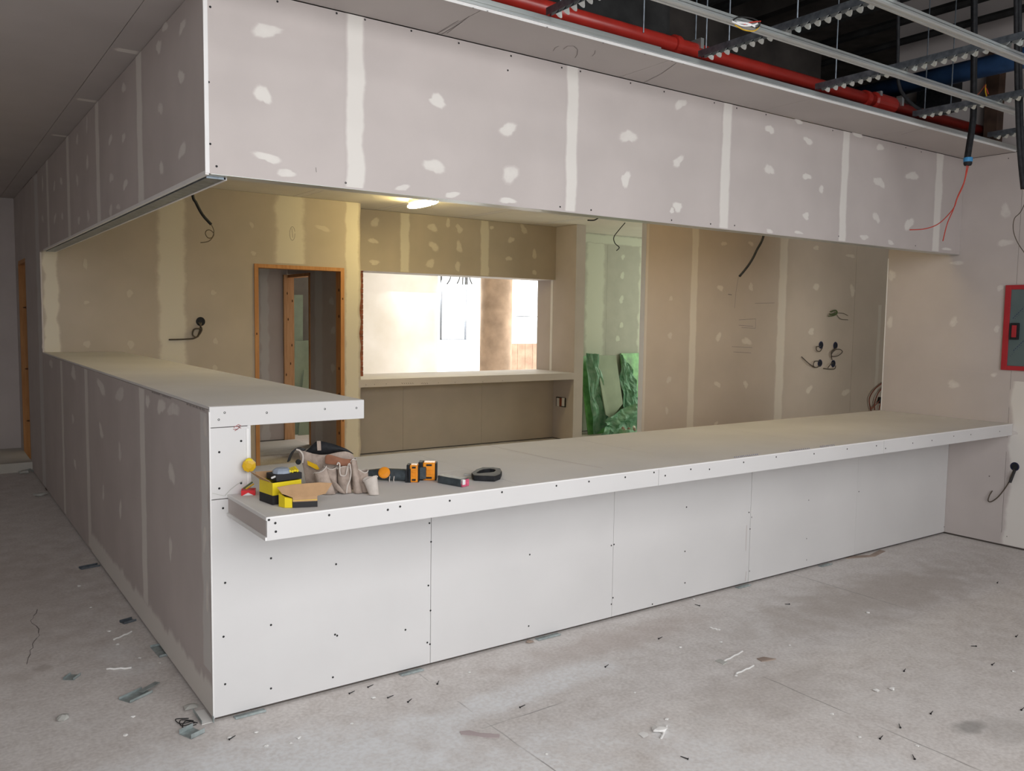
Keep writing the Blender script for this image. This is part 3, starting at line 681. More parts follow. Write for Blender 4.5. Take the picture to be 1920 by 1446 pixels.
patch(wi, PI_, 622, 565, 8, 18, m='patchw'); patch(wi, PI_, 625, 620, 8, 18, m='patchw'); patch(wi, PI_, 624, 690, 8, 18, m='patchw')
wk = core('wall_corridor_end', (.15, XI, 7.6735, 7.75, 0, ZT)); panel(wk, (1, 7.66, -1), 1.6, 2.7, .012, ZT-.002); panel(wk, (1, 7.66, -1), 2.7, XI, .012, ZT-.002)
panel(wk, (1, 7.66, -1), .15, 1.6, .012, ZT-.002)
band(wk, (1, 7.66, -1), 2.78, 2.9, .02, ZT-.02, m='patchw', rough=.3)
# stub wall in the bright room with green boards against it
wall('wall_stub', (XI+.1, 4.45, 8.3, 8.4, 0, ZT), 'stub')
wall('wall_bright_left', (3.18, 3.25, 7.77, 11.3, 0, ZT), 'plaster')

# ---- bright room behind the hatch
wz = wall('wall_bright_back', (3.2, 7.62, 11.3, 11.45, 0, ZT), 'plaster')
bx('wall_section', 'plaster', (7.62, 12, 11.3, 11.45, 2.75, ZT), wz); bx('wall_section', 'ply', (9.0, 12, 11.3, 11.45, 0, 1.17), wz); bx('wall_section', 'plaster', (10.6, 12, 11.3, 11.45, 1.17, 2.75), wz)
for i in range(8): bx('plank', 'ply', (9.0+.2*i+.003, 9.2+.2*i-.003, 11.285, 11.3, .01, 1.17), wz)
wx = wall('wall_bright_right', (12, 12.1, 6.42, 11.4, 0, .35), 'plaster'); bx('wall_section', 'plaster', (12, 12.1, 6.42, 11.4, 2.8, ZT), wx)
bx('wall_section', 'plaster', (12, 12.1, 6.42, 7.1, .35, 2.8), wx); bx('wall_section', 'plaster', (12, 12.1, 10.5, 11.4, .35, 2.8), wx)
def window(name, x0, x1, z0, z1, y, nv=1, nh=1):
    e = bpy.data.objects.new(name, None); C.objects.link(e); e.location = (x0, y, z0); e['kind'] = 'structure'
    t = .014
    bx('window_frame', 'framem', (x0, x0+t, y-.03, y+.03, z0, z1), e); bx('window_frame', 'framem', (x1-t, x1, y-.03, y+.03, z0, z1), e)
    bx('window_frame', 'framem', (x0, x1, y-.03, y+.03, z0, z0+t), e); bx('window_frame', 'framem', (x0, x1, y-.03, y+.03, z1-t, z1), e)
    bx('glass_pane', 'glass', (x0+t, x1-t, y-.004, y+.004, z0+t, z1-t), e)
    return e
w1 = window('window_1', 7.63, 8.22, 1.26, 2.7, 11.20)
w2 = window('window_2', 9.05, 10.55, 1.18, 2.7, 11.38); bx('glazing_bar', 'darkm', (9.6, 10.5, 11.36, 11.4, 1.75, 1.765), w2)
colm = MB().lathe((7.62, 9.2, 0), (0, 0, 1), [(.29, 0), (.29, ZT-.003)], 32).build('column', 'columnc', kind='structure', smooth=False)
for p in colm.data.polygons:
    if len(p.vertices) == 4: p.use_smooth = True
hc = thing('ceiling_cables', 'bunch of loose cable ends dangling near the bright window behind the hatch', 'cable', P(875, 500, 1, 9.8))
for k, (a, b, c_, d) in enumerate(((845, 518, 838, 533), (862, 518, 857, 532), (868, 517, 867, 534), (874, 517, 873, 534), (876, 517, 876, 534), (880, 517, 885, 533))):
    p, q = P(a, b, 1, 9.8), P(c_, d, 1, 9.8); p2 = p+Vector((0, 0, .35)); MB().tube(smooth_path([p2, p, q]), .011, 5).build('cable', 'darkm', hc)
MB().tube([P(862, 430, 1, 9.8)+Vector((-.25, 0, .18)), P(862, 430, 1, 9.8)+Vector((.35, 0, .18))], .012, 6).build('cable_tray_rod', 'darkm', hc)
hc.location.z += 0
# ================================================================== PLENUM
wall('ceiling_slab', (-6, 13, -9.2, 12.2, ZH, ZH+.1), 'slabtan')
RG = 'ceiling rails running parallel to the counter'
def rail(y, label, x0=-5, x1=XR-.002):
    b = MB(); z = ZT-.004; hw = .0235
    prof = [(-hw, .016), (-hw, .004), (-hw+.006, 0), (-.006, 0), (-.004, .003), (.004, .003), (.006, 0), (hw-.006, 0), (hw, .004), (hw, .016)]
    pts = prof+[(p[0]*.94, p[1]+.0012) for p in prof[::-1]]
    b.prism([(x0, y+p[0], z+p[1]) for p in pts], (x1-x0, 0, 0))
    # flanges
    b.box(x0, x1, y-hw, y-hw+.0015, z+.014, z+.028); b.box(x0, x1, y+hw-.0015, y+hw, z+.014, z+.028)
    return tag(b.build('ceiling_rail', 'galv'), label, 'ceiling rail', RG)
rail(-.915, 'galvanised ceiling rail nearest the bulkhead, with loose wires wrapped round it')
rail(-1.425, 'galvanised ceiling rail crossing the top right corner, farther from the bulkhead')
CG = 'serrated hanging channels across the open ceiling'
def channel(x, label, y0=-6.5, y1=-.382, m='galvd'):
    t = thing('serrated_channel', label, 'ceiling channel', (x, y1, 3.03), CG)
    b = MB(); z1 = 3.085; zb = 3.052; n = int((y1-y0)/.052)
    for side in (-1, 1):
        xx = x+side*.011
        b.box(xx-.0006, xx+.0006, y0, y1, zb, z1)
    b.box(x-.0115, x+.0115, y0, y1, z1-.0012, z1); b.build('web', m, t)
    b = MB()
    for i in range(n):
        ya = y0+i*.052
        for side in (-1, 1):
            pts = []
            K = 5
            for k in range(K+1):
                q = k/K; yy = ya+q*.044; dz = -.026*math.sin(q*math.pi)**.7*(1-.3*q); pts.append((yy, zb+dz, side*(.011+.016*math.sin(q*math.pi))))
            for k in range(K):
                (a1, z_a, o1), (a2, z_b, o2) = pts[k], pts[k+1]
                b.add([(x+side*.011, a1, zb+.001), (x+side*.011, a2, zb+.001), (x+o2, a2, z_b), (x+o1, a1, z_a)], [(0, 1, 2, 3)])
    b.build('curled_teeth', 'galv', t, kind='stuff')
    return t
chl = ['dusty serrated steel channel at far left end of the open ceiling', 'serrated steel channel meeting the bulkhead edge beside the white pipe clip', 'serrated steel channel third from the left, in the middle of the open ceiling',
       'serrated steel channel passing behind the blue-taped cable bundle', 'short-looking serrated channel closest to the right wall']
for x, l in zip((1.40, 2.385, 3.37, 4.41, 5.40), chl): channel(x, l)
rl = 'thin threaded hanger rod in the open ceiling'
def rod(x, y, label, z1=ZH, z0=3.08):
    tag(MB().tube([(x, y, z0), (x, y, z1)], .004, 6).build('hanger_rod', 'galvd'), label, 'rod', 'threaded hanger rods')
for x, y, l in ((1.44, -.42, 'hanger rod at the leftmost serrated channel, in front of the red pipe'), (2.40, -.41, 'hanger rod at the second channel close to the ceiling edge'), (2.40, -.56, 'hanger rod on the second channel just outside the ceiling edge rod'), (2.40, -.96, 'hanger rod on the second channel next to the nearer rail'),
               (3.38, -.50, 'hanger rod standing on the third channel near the ceiling edge'), (2.40, -1.35, 'hanger rod on the second channel farthest from the bulkhead'), (4.42, -.45, 'hanger rod on the fourth channel above the red pipe elbow'), (4.42, -.62, 'hanger rod on the fourth channel left of the black cable loop'), (1.95, -.42, 'hanger rod to the edge track left of the second channel')):
    rod(x, y, l)
# red pipe
pip = thing('red_pipe', 'glossy red sprinkler pipe running above the bulkhead', 'pipe', (2, .13, 3.2))
PY, PZ = -.03, 3.2
def pipe_c(px, py): return P(px, py, 1, .0)
a = P(1275, 93, 1, .05)
a = P(1200, 66, 1, -.13); b2 = P(1540, 162, 1, -.13)
PY, PZ = -.13, (a.z+b2.z)/2
MB().tube([(-.5, PY, PZ), (XR-.005, PY, PZ)], .040, 20).build('pipe', 'red', pip, smooth=True)
for x in (2.36+.1, 4.25): MB().lathe((x, PY, PZ), (1, 0, 0), [(.045, -.02), (.052, -.018), (.052, .018), (.045, .02)], 20).build('coupling', 'red', pip)
MB().lathe((4.45, PY, PZ), (1, 0, 0), [(.045, -.12), (.058, -.11), (.058, .11), (.045, .12)], 20).build('coupling', 'red', pip)
for x in (2.62, 4.36, 4.62): MB().box(x-.012, x+.012, PY-.052, PY+.052, PZ+.0, PZ+.056).build('pipe_clip', 'galv', pip)
MB().tube([(2.62, PY, PZ+.05), (2.62, PY, ZH)], .004, 6).build('clip_rod', 'galvd', pip)
# joists, ducts
JG = 'dark joists under the slab'
for i, x in enumerate((1.0, 2.0, 3.0, 4.0, 5.0)):
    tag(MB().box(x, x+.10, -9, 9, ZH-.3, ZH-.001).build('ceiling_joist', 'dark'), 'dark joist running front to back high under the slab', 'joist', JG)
DG = 'dark conduits slung high in the ceiling'
for i, (x, z, r) in enumerate(((3.7, 3.95, .03), (3.95, 4.0, .03), (4.55, 3.9, .04), (4.85, 4.05, .03), (5.25, 4.0, .035), (5.55, 3.95, .03))):
    tag(MB().tube([(x, -5.8, z), (x, 8, z)], r, 8).build('conduit', 'darkm'), 'dark conduit running front to back high above the rails', 'conduit', DG)
tag(MB().box(.6, 2.9, .35, 7, 3.42, 4.0).build('air_duct', 'darkm'), 'large black air duct above the red pipe', 'duct')
tag(MB().box(3.0, 5.0, .75, 1.2, 3.38, 3.84).build('cross_duct', 'dark'), 'dark square duct crossing behind the red pipe on the right', 'duct')
p1 = P(1690, 165, 2, 3.55); 
tag(MB().tube([(5.2, .55, 3.5), (5.2, -2.5, 3.5)], .07, 14).build('blue_duct', 'blue', smooth=True), 'dull blue pipe under the slab near the right wall', 'pipe')
tag(MB().box(XR-.10, XR-.002, -.275, -.18, ZT+.035, 3.85).build('timber_post', 'brown'), 'dark brown post against the wall above the ceiling level', 'post')
tag(MB().box(XR-.03, XR-.002, -.98, -.90, ZT+.07, 3.85).build('timber_batten', 'brown'), 'dark brown batten on the wall at the far right above the ceiling', 'post')
tag(MB().box(XR-.16, XR-.002, .05, .33, 3.42, 3.65).build('junction_box', 'black'), 'black box fixed to the wall above the bulkhead', 'box')
# cable bundle with blue tape
cb = thing('cable_bundle', 'black corrugated conduit bundle tied with blue tape and ending in red wires', 'cable', P(1825, 40, 1, -.75))
pt = [P(x, y, 1, -.75) for x, y in ((1828, -160), (1828, 0), (1827, 150), (1826, 220), (1819, 270), (1815, 296))]
for k, o in enumerate((-.016, 0, .016)):
    MB().tube([p+Vector((o*(.5 if i > 3 else 1), .012*(k % 2), 0)) for i, p in enumerate(smooth_path(pt, 6))][:], .0125, 8).build('conduit', 'black', cb, smooth=True)
q = P(1815, 300, 1, -.75)
MB().lathe(q, (0, 0, 1), [(.026, -.012), (.027, 0), (.026, .014)], 14).build('blue_tape', 'bluet', cb)
MB().lathe(q+Vector((0, 0, -.022)), (0, 0, 1), [(.02, -.012), (.025, 0), (.024, .012)], 14).build('conduit_end', 'black', cb)
for pts in (((1813, 310), (1808, 340), (1795, 370), (1788, 392), (1776, 420), (1768, 452)), ((1816, 310), (1807, 345), (1795, 372), (1787, 392), (1762, 418), (1735, 429), (1706, 431))):
    MB().tube(smooth_path([P(x, y, 1, -.75) for x, y in pts], 6), .0032, 5).build('red_wire', 'wirer', cb, smooth=True)
cb2 = thing('cable_bundle', 'black cable bundle hanging at the right edge of the photo', 'cable', P(1915, 100, 1, -1.0))
for k, (o, m_) in enumerate(((-.022, 0), (0, .01), (.022, 0))):
    MB().tube(smooth_path([P(1908, -150, 1, -1)+Vector((o, m_, 0)), P(1909, 100, 1, -1)+Vector((o, m_, 0)), P(1913, 260, 1, -1)+Vector((o, m_, 0)), P(1921, 354, 1, -1)+Vector((o*.6, m_, 0))]), .013, 8).build('conduit', 'black', cb2, smooth=True)
tag(MB().tube(smooth_path([P(x, y, 1, -.95) for x, y in ((1935, 350), (1915, 395), (1902, 410), (1900, 432), (1908, 455), (1925, 480))]), .0025, 5).build('loose_wire', 'wire'), 'thin loose wire curling in front of the right wall', 'cable')
lp = [P(x, y, 1, -.42) for x, y in ((1684, -60), (1684, 60), (1684, 150), (1700, 185), (1730, 208), (1760, 214), (1795, 205), (1822, 190))]
tag(MB().tube(smooth_path(lp), .011, 8).build('cable_loop', 'black', smooth=True), 'black cable sagging in a loop below the channels', 'cable')
jw = thing('junction_wires', 'small bunch of stripped red and yellow wire ends above the nearer rail', 'cable', P(1845, 165, 1, -.75))
for pts, m_ in ((((1848, 158), (1838, 172), (1822, 190)), 'wireo'), (((1848, 158), (1848, 172), (1852, 186)), 'yellowp'), (((1846, 160), (1850, 168), (1853, 176)), 'wirer')):
    MB().tube(smooth_path([P(x, y, 1, -.75) for x, y in pts]), .004, 5).build('wire', m_, jw)
# wires wrapped around rail
rw = thing('wrapped_wires', 'red, white and yellow wire ends wrapped around the nearer ceiling rail', 'cable', P(1400, 45, 1, -.915))
for pts, m_, r in ((((1375, 38), (1385, 32), (1408, 34), (1424, 42), (1420, 52), (1400, 45)), 'darkm', .003), (((1372, 40), (1392, 48), (1412, 47), (1420, 44)), 'whitec', .004), (((1395, 46), (1408, 42), (1426, 40)), 'wirer', .003),
                   (((1378, 47), (1395, 56), (1414, 58), (1424, 50)), 'yellowp', .0025), (((1380, 42), (1400, 44), (1415, 50)), 'whitec', .005)):
    MB().tube(smooth_path([P(x, y, 1, -.945) for x, y in pts]), r, 6).build('wire', m_, rw)

# ================================================================== FITTINGS
def lamp(x, y, label, m, wire=False):
    lm = thing('ceiling_lamp', label, 'lamp', (x, y, 2.93), 'oval work lamps under the ceiling behind the bulkhead')
    b = MB(); vs = []; K, J = 14, 14
    for i in range(K+1):
        t = math.pi*i/K
        for j in range(J):
            a_ = 2*math.pi*j/J; vs.append((x+.055*math.sin(t)**.5*math.cos(a_), y-.31*math.cos(t), 2.935+.035*math.sin(t)**.5*math.sin(a_)))
    b.add(vs, [(i*J+j, i*J+(j+1) % J, (i+1)*J+(j+1) % J, (i+1)*J+j) for i in range(K) for j in range(J)]).build('diffuser', m, lm, smooth=True)
    bx('housing', 'whitec', (x-.04, x+.04, y-.25, y+.25, 2.965, 3.001), lm)
    if wire: MB().tube(smooth_path([(x-.02, y-.33, 3.0), (x-.04, y-.40, 2.93), (x-.09, y-.36, 2.88), (x-.10, y-.40, 2.84)]), .004, 6).build('wire', 'suedel', lm)
lamp(3.59, 4.7, 'lit oval lamp seen just under the lower edge of the bulkhead', 'lamp', True)
lamp(3.9, .42, 'lit oval lamp hidden behind the right half of the bulkhead', 'lamp2')
lamp(1.5, 2.7, 'lit oval lamp hidden behind the left end of the bulkhead', 'lamp2')

def hang(label, pts, plane, m='black', r=.009, thin=None, top=None):
    t = thing('ceiling_cable', label, 'cable', P(*pts[0], *plane))
    q = [P(*p, *plane) for p in pts]
    if top: q = [q[0]+Vector((0, 0, top))]+q
    MB().tube(smooth_path(q), r, 8).build('cable', m, t, smooth=True)
    if thin: MB().tube(smooth_path([P(*p, *plane) for p in thin]), r*.3, 5).build('bare_wire', 'wire', t, smooth=True)
    return t
hang('black cable curving down by the left corner of the bulkhead, with curled wire end', ((361, 362), (368, 381), (380, 403), (396, 421)), (1, 3.4), thin=((396, 421), (401, 433), (398, 445), (390, 446), (385, 438), (388, 432), (395, 432), (401, 440), (392, 452), (376, 455)), top=.3, r=.012)
hang('black cable hanging below the bulkhead in front of the right rear wall', ((1434, 430), (1418, 471), (1405, 495), (1387, 518)), (1, .9), r=.009, top=.45)
hang('thin kinked cable hanging in front of the greenish niche', ((1172, 418), (1160, 432), (1151, 445), (1153, 456), (1161, 464), (1156, 470)), (1, 4.9), r=.006, top=.0)
hang('short dark cable end poking from the ceiling left of the niche', ((1123, 408), (1114, 413), (1102, 413)), (1, 4.6), r=.008)
# wire outlet on the left rear wall
def outlet(name, label, pl, px, py, r, wires, group=None, m='navy', wr_=.0045, wm='wire'):
    u, v = uv(pl, px, py); c = W(pl, u, v, 0); n = W((pl[0], 0, pl[2]), 0, 0, 1); n = Vector([0, 0, 0]); n[pl[0]] = pl[2]
    t = thing(name, label, 'back box', c, group)
    MB().lathe(c, n, [(r*1.0, .0005), (r*1.12, .003), (r*1.0, .006), (r*.82, .006), (r*.8, .002)], 18).build('box_ring', m, t)
    MB().lathe(c, n, [(r*.8, .001), (r*.8, .003)], 14).build('box_recess', 'black', t)
    for pts in wires:
        k = len(pts); q = [W(pl, *uv(pl, *p), .012+.02*math.sin(math.pi*i/max(1, k-1))) for i, p in enumerate(pts)]
        MB().tube(smooth_path(q, 6), wr_, 5).build('wire', wm, t, smooth=True)
    return t
outlet('wall_outlet_hole', 'round black cable outlet with looped wires on the left rear wall', PA, 376, 603, .042, [((376, 605), (374, 618), (368, 632), (360, 628), (362, 618), (370, 616), (376, 620), (366, 633), (345, 636), (316, 637)), ((372, 605), (377, 618), (370, 632))], m='black', wr_=.008)
SG = 'four round dark blue back boxes on the right rear wall'
outlet('back_box', 'upper left dark blue back box of the four on the right rear wall', PC, 1539, 647, .033, [((1536, 650), (1527, 650), (1526, 657), (1533, 659), (1540, 652))], SG)
outlet('back_box', 'upper right dark blue back box of the four on the right rear wall', PC, 1566, 648, .033, [((1566, 652), (1556, 660), (1556, 668), (1566, 667), (1574, 660), (1570, 655), (1562, 656), (1556, 664), (1558, 675))], SG)
outlet('back_box', 'lower left dark blue back box of the four, its wire reaching furthest left', PC, 1537, 681, .033, [((1534, 677), (1523, 678), (1520, 686), (1527, 689), (1536, 685)), ((1527, 689), (1512, 682), (1501, 669))], SG)
outlet('back_box', 'lower right dark blue back box of the four on the right rear wall', PC, 1562, 682, .033, [((1560, 680), (1552, 683), (1550, 690)), ((1565, 686), (1558, 692), (1542, 691))], SG)
gw = thing('wire_tail', 'greenish curled wire tail poking from the right rear wall above the back boxes', 'cable', P(1563, 588, *PC[:2]))
for pts in (((1554, 593), (1562, 592), (1569, 588), (1567, 582), (1558, 585)), ((1556, 589), (1562, 589), (1570, 585))):
    MB().tube(smooth_path([P(*p, 1, YC-.02) for p in pts]), .007, 6).build('wire', 'wireg', gw)
MB().tube(smooth_path([P(*p, 1, YC-.012) for p in ((1570, 587), (1582, 588), (1590, 592))]), .0025, 5).build('bare_wire', 'wire', gw)
MB().tube(smooth_path([P(*p, 1, YC-.012) for p in ((1568, 589), (1576, 598), (1590, 600))]), .0025, 5).build('bare_wire', 'wire', gw)
cw = thing('corner_wires', 'reddish cables looping out behind the right wall edge above the worktop', 'cable', P(1645, 740, 1, 1.585))
for pts in (((1665, 712), (1642, 728), (1630, 748), (1633, 769)), ((1665, 720), (1648, 735), (1640, 755), (1640, 769)), ((1650, 750), (1643, 758), (1632, 768)), ((1652, 752), (1650, 760), (1648, 770)), ((1633, 769), (1640, 790), (1642, 820))):
    MB().tube(smooth_path([P(*p, 1, 1.585) for p in pts]), .006, 5).build('wire', 'wireo', cw, smooth=True)
MB().tube([P(1650, 745, 1, 1.59), P(1648, 756, 1, 1.59)], .014, 8).build('connector', 'black', cw)
o = outlet('back_box', 'dark blue back box with a hanging wire low on the right wall below the worktop', RIGHT, 1903, 875, .030, [((1903, 880), (1899, 892), (1894, 903)), ((1894, 903), (1885, 918), (1874, 932), (1862, 940), (1856, 938), (1858, 928), (1862, 920))], wr_=.0045)
MB().tube([P(1903, 882, 0, XR-.02), P(1894, 905, 0, XR-.03)], .010, 8).build('conduit_sleeve', 'darkm', o)
# double socket on the partition
so = thing('double_socket', 'grey double socket with a dark red centre low on the partition under the hatch sill', 'socket', P(1052, 754, 0, XP))
def rect(pl, x0, x1, y0, y1, d0, d1):
    a = uv(pl, x0, y0); b_ = uv(pl, x1, y1); A = W(pl, a[0], a[1], d0); B = W(pl, b_[0], b_[1], d1)
    return [min(A.x, B.x), max(A.x, B.x), min(A.y, B.y), max(A.y, B.y), min(A.z, B.z), max(A.z, B.z)]
LP = (0, XP, -1)
bx('frame', 'darkm', rect(LP, 1044, 1061, 744, 764, .001, .012), so)
bx('module', 'whitec', rect(LP, 1045.5, 1050, 746, 762, .010, .016), so); bx('module', 'whitec', rect(LP, 1055, 1059.5, 746, 762, .010, .016), so)
bx('module', 'wireo', rect(LP, 1050.5, 1054.5, 746, 762, .010, .016), so)

# fire cabinet
fc = thing('fire_cabinet', 'red framed fire hose cabinet with grey protective film on the right wall', 'cabinet', (XR, -.372, 1.36))
y0, y1, z0, z1 = -.93, -.371, 1.362, 2.006; t = .042
bx('frame', 'redcab', (XR-.02, XR-.001, y1-t, y1, z0, z1), fc, bevel=.002); bx('frame', 'redcab', (XR-.02, XR-.001, y0, y0+t, z0, z1), fc, bevel=.002)
bx('frame', 'redcab', (XR-.02, XR-.001, y0+t, y1-t, z0, z0+t*.8), fc, bevel=.002); bx('frame', 'redcab', (XR-.02, XR-.001, y0+t, y1-t, z1-t*.8, z1), fc, bevel=.002)
bx('film_panel', 'film', (XR-.012, XR-.001, y0+t, y1-t, z0+t*.8, z1-t*.8), fc)
FCP = (0, XR-.0125, -1)
hd = bx('latch', 'black', (XR-.03, XR-.012, -.487, -.425, 1.595, 1.72), fc, bevel=.003)
bx('latch_button', 'redcab', (XR-.036, XR-.03, -.474, -.440, 1.612, 1.703), hd, bevel=.002)
b = MB()
for k, (yy, zz) in enumerate(((-.40, 1.73), (-.43, 1.50), (-.50, 1.87), (-.58, 1.6), (-.66, 1.8))):
    for ln in range(2):
        for i in range(12 if ln else 7):
            u = yy-.012*i-(.02 if ln == 0 else 0); v = zz+.010*i*1.35-(.032 if ln else 0)+(.012 if ln == 0 else 0)
            if not (y0+t+.01 < u < y1-t-.008 and z0+t < v < z1-t*.8-.02): continue
            if ln and i % 4 == 3: continue
            if -.495 < u < -.42 and 1.585 < v < 1.73: continue
            s_ = .0045 if ln else .008
            b.add([(XR-.0124, u, v), (XR-.0124, u-s_, v+s_*1.2), (XR-.0124, u-s_*1.3, v+s_*.6), (XR-.0124, u-s_*.3, v-s_*.5)], [(0, 1, 2, 3)])
b.build('printed_lettering', 'filmt', fc, kind='stuff')

# ================================================================== GREEN NICHE CONTENT
def sheet(o, n_, pts, th, name, m, parent, wrinkle=0):
    pass
def leaning(px0, px1, top, zt, ybase, ytop, th, name, m, label, cat, group=None):
    """board leaning on the niche wall: bottom at ybase, top at ytop"""
    a = P(px0, top, 1, ytop).x; b_ = P(px1, top, 1, ytop).x
    mb = MB(); d = Vector((0, ytop-ybase, zt)).normalized(); nn = Vector((0, -d.z, d.y))
    mb.prism([(a, ybase, 0.002), (b_, ybase, .002), (b_, ytop, zt), (a, ytop, zt)], -nn*th)
    return tag(mb.build(name, m), label, cat, group)
leaning(1165, 1215, 661, 1.19, 6.05, 6.25, .03, 'wrapped_board', 'green', 'bright green wrapped board leaning at the right side of the niche', 'board')
leaning(1088, 1122, 666, 1.16, 6.0, 6.24, .03, 'wrapped_board', 'green', 'darker green wrapped board leaning beside the partition in the niche', 'board')
pb = MB()
pts = [P(1117, 667, 1, 6.0), P(1155, 667, 1, 6.0), P(1168, 757, 1, 5.9), P(1146, 785, 1, 5.87), P(1136, 778, 1, 5.87)]
pb.prism(pts, (0, .02, .004)); tag(pb.build('board_offcut', 'greenb'), 'pale grey-green plasterboard offcut standing in front of the green plastic', 'board')
def crumple(name, label, pxs, y, m, seed, amp=.05, nu=16, nv=16):
    """crumpled plastic film; corners given in the photo: tl,tr,br,bl"""
    tl, tr, br, bl = [P(*p, 1, y) for p in pxs]; vs = []
    for i in range(nv+1):
        for j in range(nu+1):
            s_, t_ = j/nu, i/nv
            p = (tl*(1-s_)+tr*s_)*(1-t_)+(bl*(1-s_)+br*s_)*t_
            f = amp*(noise.noise(Vector((s_*3.2+seed, t_*3.2, 0)))*1.4+abs(noise.noise(Vector((s_*7+seed, t_*5, 4)))))
            e = amp*.5*noise.noise(Vector((s_*5, t_*5, seed)))
            vs.append(p+Vector((e, -f-.01, e*.8)))
    mb = MB().add(vs, [(i*(nu+1)+j, i*(nu+1)+j+1, (i+1)*(nu+1)+j+1, (i+1)*(nu+1)+j) for i in range(nv) for j in range(nu)])
    o = mb.build(name, m, smooth=False); sd = o.modifiers.new('solid', 'SOLIDIFY'); sd.thickness = .002
    return tag(o, label, 'plastic sheet')
crumple('plastic_sheet', 'crumpled green plastic film draped down the left of the niche boards', ((1098, 662), (1122, 664), (1142, 790), (1112, 820)), 5.98, 'greend', 1.0)
crumple('plastic_sheet', 'crumpled green plastic film bulging at the right of the niche boards', ((1160, 664), (1184, 690), (1199, 755), (1168, 765)), 6.02, 'greend', 5.0, .06)
crumple('plastic_sheet', 'crumpled dark green plastic heaped at the foot of the niche boards', ((1140, 782), (1202, 748), (1204, 835), (1118, 835)), 5.80, 'greend', 9.0, .09)
crg = MB()
for i in range(5):
    c = P(1172+random.uniform(-5, 6), 800+random.uniform(-8, 8), 1, 5.62); crg.lathe(c, (random.random(), random.random(), 1), [(.008, -.02), (.022, -.01), (.024, .008), (.01, .02)], 6)
heap = MB(); c0 = P(1175, 812, 1, 5.62)
tag(MB().box(c0.x-.12, c0.x+.14, 5.58, 5.68, 0.001, .10).build('rubble_tub', 'brown'), 'brown tub holding rubble on the niche floor', 'tub') if False else None
rb = thing('rubble_bag', 'crumpled bag of reddish and white rubble bits at the niche floor', 'rubble', (c0.x, 5.63, 0))
MB().lathe((c0.x, 5.63, 0), (0, 0, 1), [(.08, .001), (.12, .05), (.10, max(.1, c0.z-.02))], 12).build('bag', 'greend', rb)
for i in range(9):
    c = Vector((c0.x+random.uniform(-.09, .14), 5.60+random.uniform(-.03, .04), max(.1, c0.z-.0)+random.uniform(-.02, .045)))
    MB().lathe(c, (random.random(), random.random(), 1), [(.008, -.022), (.024, -.01), (.026, .008), (.01, .022)], 6).build('rubble_piece', 'chalk' if i % 2 else 'crumbb', rb)
# green boards seen through the inner doorway
def slab_at(px_pts, y, th, name, m, label, dy=0):
    pts = [P(a, b_, 1, y) for a, b_ in px_pts]; pts = [Vector((p.x, p.y+dy*(1-p.z/2), max(.002, p.z))) for p in pts]
    return tag(MB().prism(pts, (0, th, 0)).build(name, m), label, 'board')
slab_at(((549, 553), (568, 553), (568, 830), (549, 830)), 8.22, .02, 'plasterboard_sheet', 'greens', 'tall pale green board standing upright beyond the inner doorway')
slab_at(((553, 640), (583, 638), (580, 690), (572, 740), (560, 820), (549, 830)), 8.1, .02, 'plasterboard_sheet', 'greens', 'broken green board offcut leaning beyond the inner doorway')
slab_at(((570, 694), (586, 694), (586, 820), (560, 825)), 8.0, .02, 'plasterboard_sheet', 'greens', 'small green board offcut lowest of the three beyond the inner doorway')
bx('lit_floor_slab', 'plaster', (2.2, XI-.02, 6.55, 7.4, .0, .04), kind='structure')  # pale slab added to stand for the brightly lit corridor floor

# ================================================================== TOOLS ON THE WORKTOP
Z = HL
VR = Vector((math.cos(YAW), -math.sin(YAW), 0)); VB = Vector((math.sin(YAW), math.cos(YAW), 0)); VZ = Vector((0, 0, 1))
def fr(px, py): return P(px, py, 2, Z)
# yellow cap on the post
c = P(467, 873, 1, -.03); cp = thing('yellow_cap', 'amber yellow faceted plastic cap stuck on the inner edge of the white post', 'plastic cap', c)
n_ = (Vector((CAM.x, CAM.y, 0))-Vector((c.x, c.y, 0))).normalized()
MB().lathe(c+n_*.004, n_, [(.020, -.026), (.027, -.020), (.029, -.006), (.027, .004), (.012, .008)], 9).build('cap', 'yellowp', cp)
MB().lathe(c+n_*.006+VZ*.014, n_, [(.017, -.02), (.018, .0), (.015, .003)], 8).build('rim', 'yellow', cp)
# red and white packet
a = fr(452, 930); pk = thing('red_packet', 'small red and white cardboard packet with a white chevron beside the post', 'packet', (a.x+.02, a.y+.02, Z))
ex = Vector((.93, -.36, 0)).normalized(); ey = Vector((.36, .93, 0)).normalized(); o = Vector((a.x, a.y, Z+.0005))
MB().obox(o, ex, ey, VZ, 0, .056, 0, .05, 0, .021).build('packet', 'redc', pk, bevel=.001)
MB().prism([o+ex*.006-ey*.0012+VZ*.0005, o+ex*.05-ey*.0012+VZ*.0005, o+ex*.028-ey*.0012+VZ*.012], -ey*.0006).build('white_chevron', 'whitec', pk)
pc = thing('pencil', 'short dark yellow pencil stub lying across the red packet', 'pencil', (a.x+.02, a.y+.03, Z+.022))
MB().tube([o+ex*.008+ey*.012+VZ*.027, o+ex*.045+ey*.02+VZ*.052], .0035, 6).build('shaft', 'wireg', pc); MB().tube([o+ex*.018+ey*.006+VZ*.026, o+ex*.05+ey*.016+VZ*.045], .003, 6).build('tip', 'yellowp', pc)
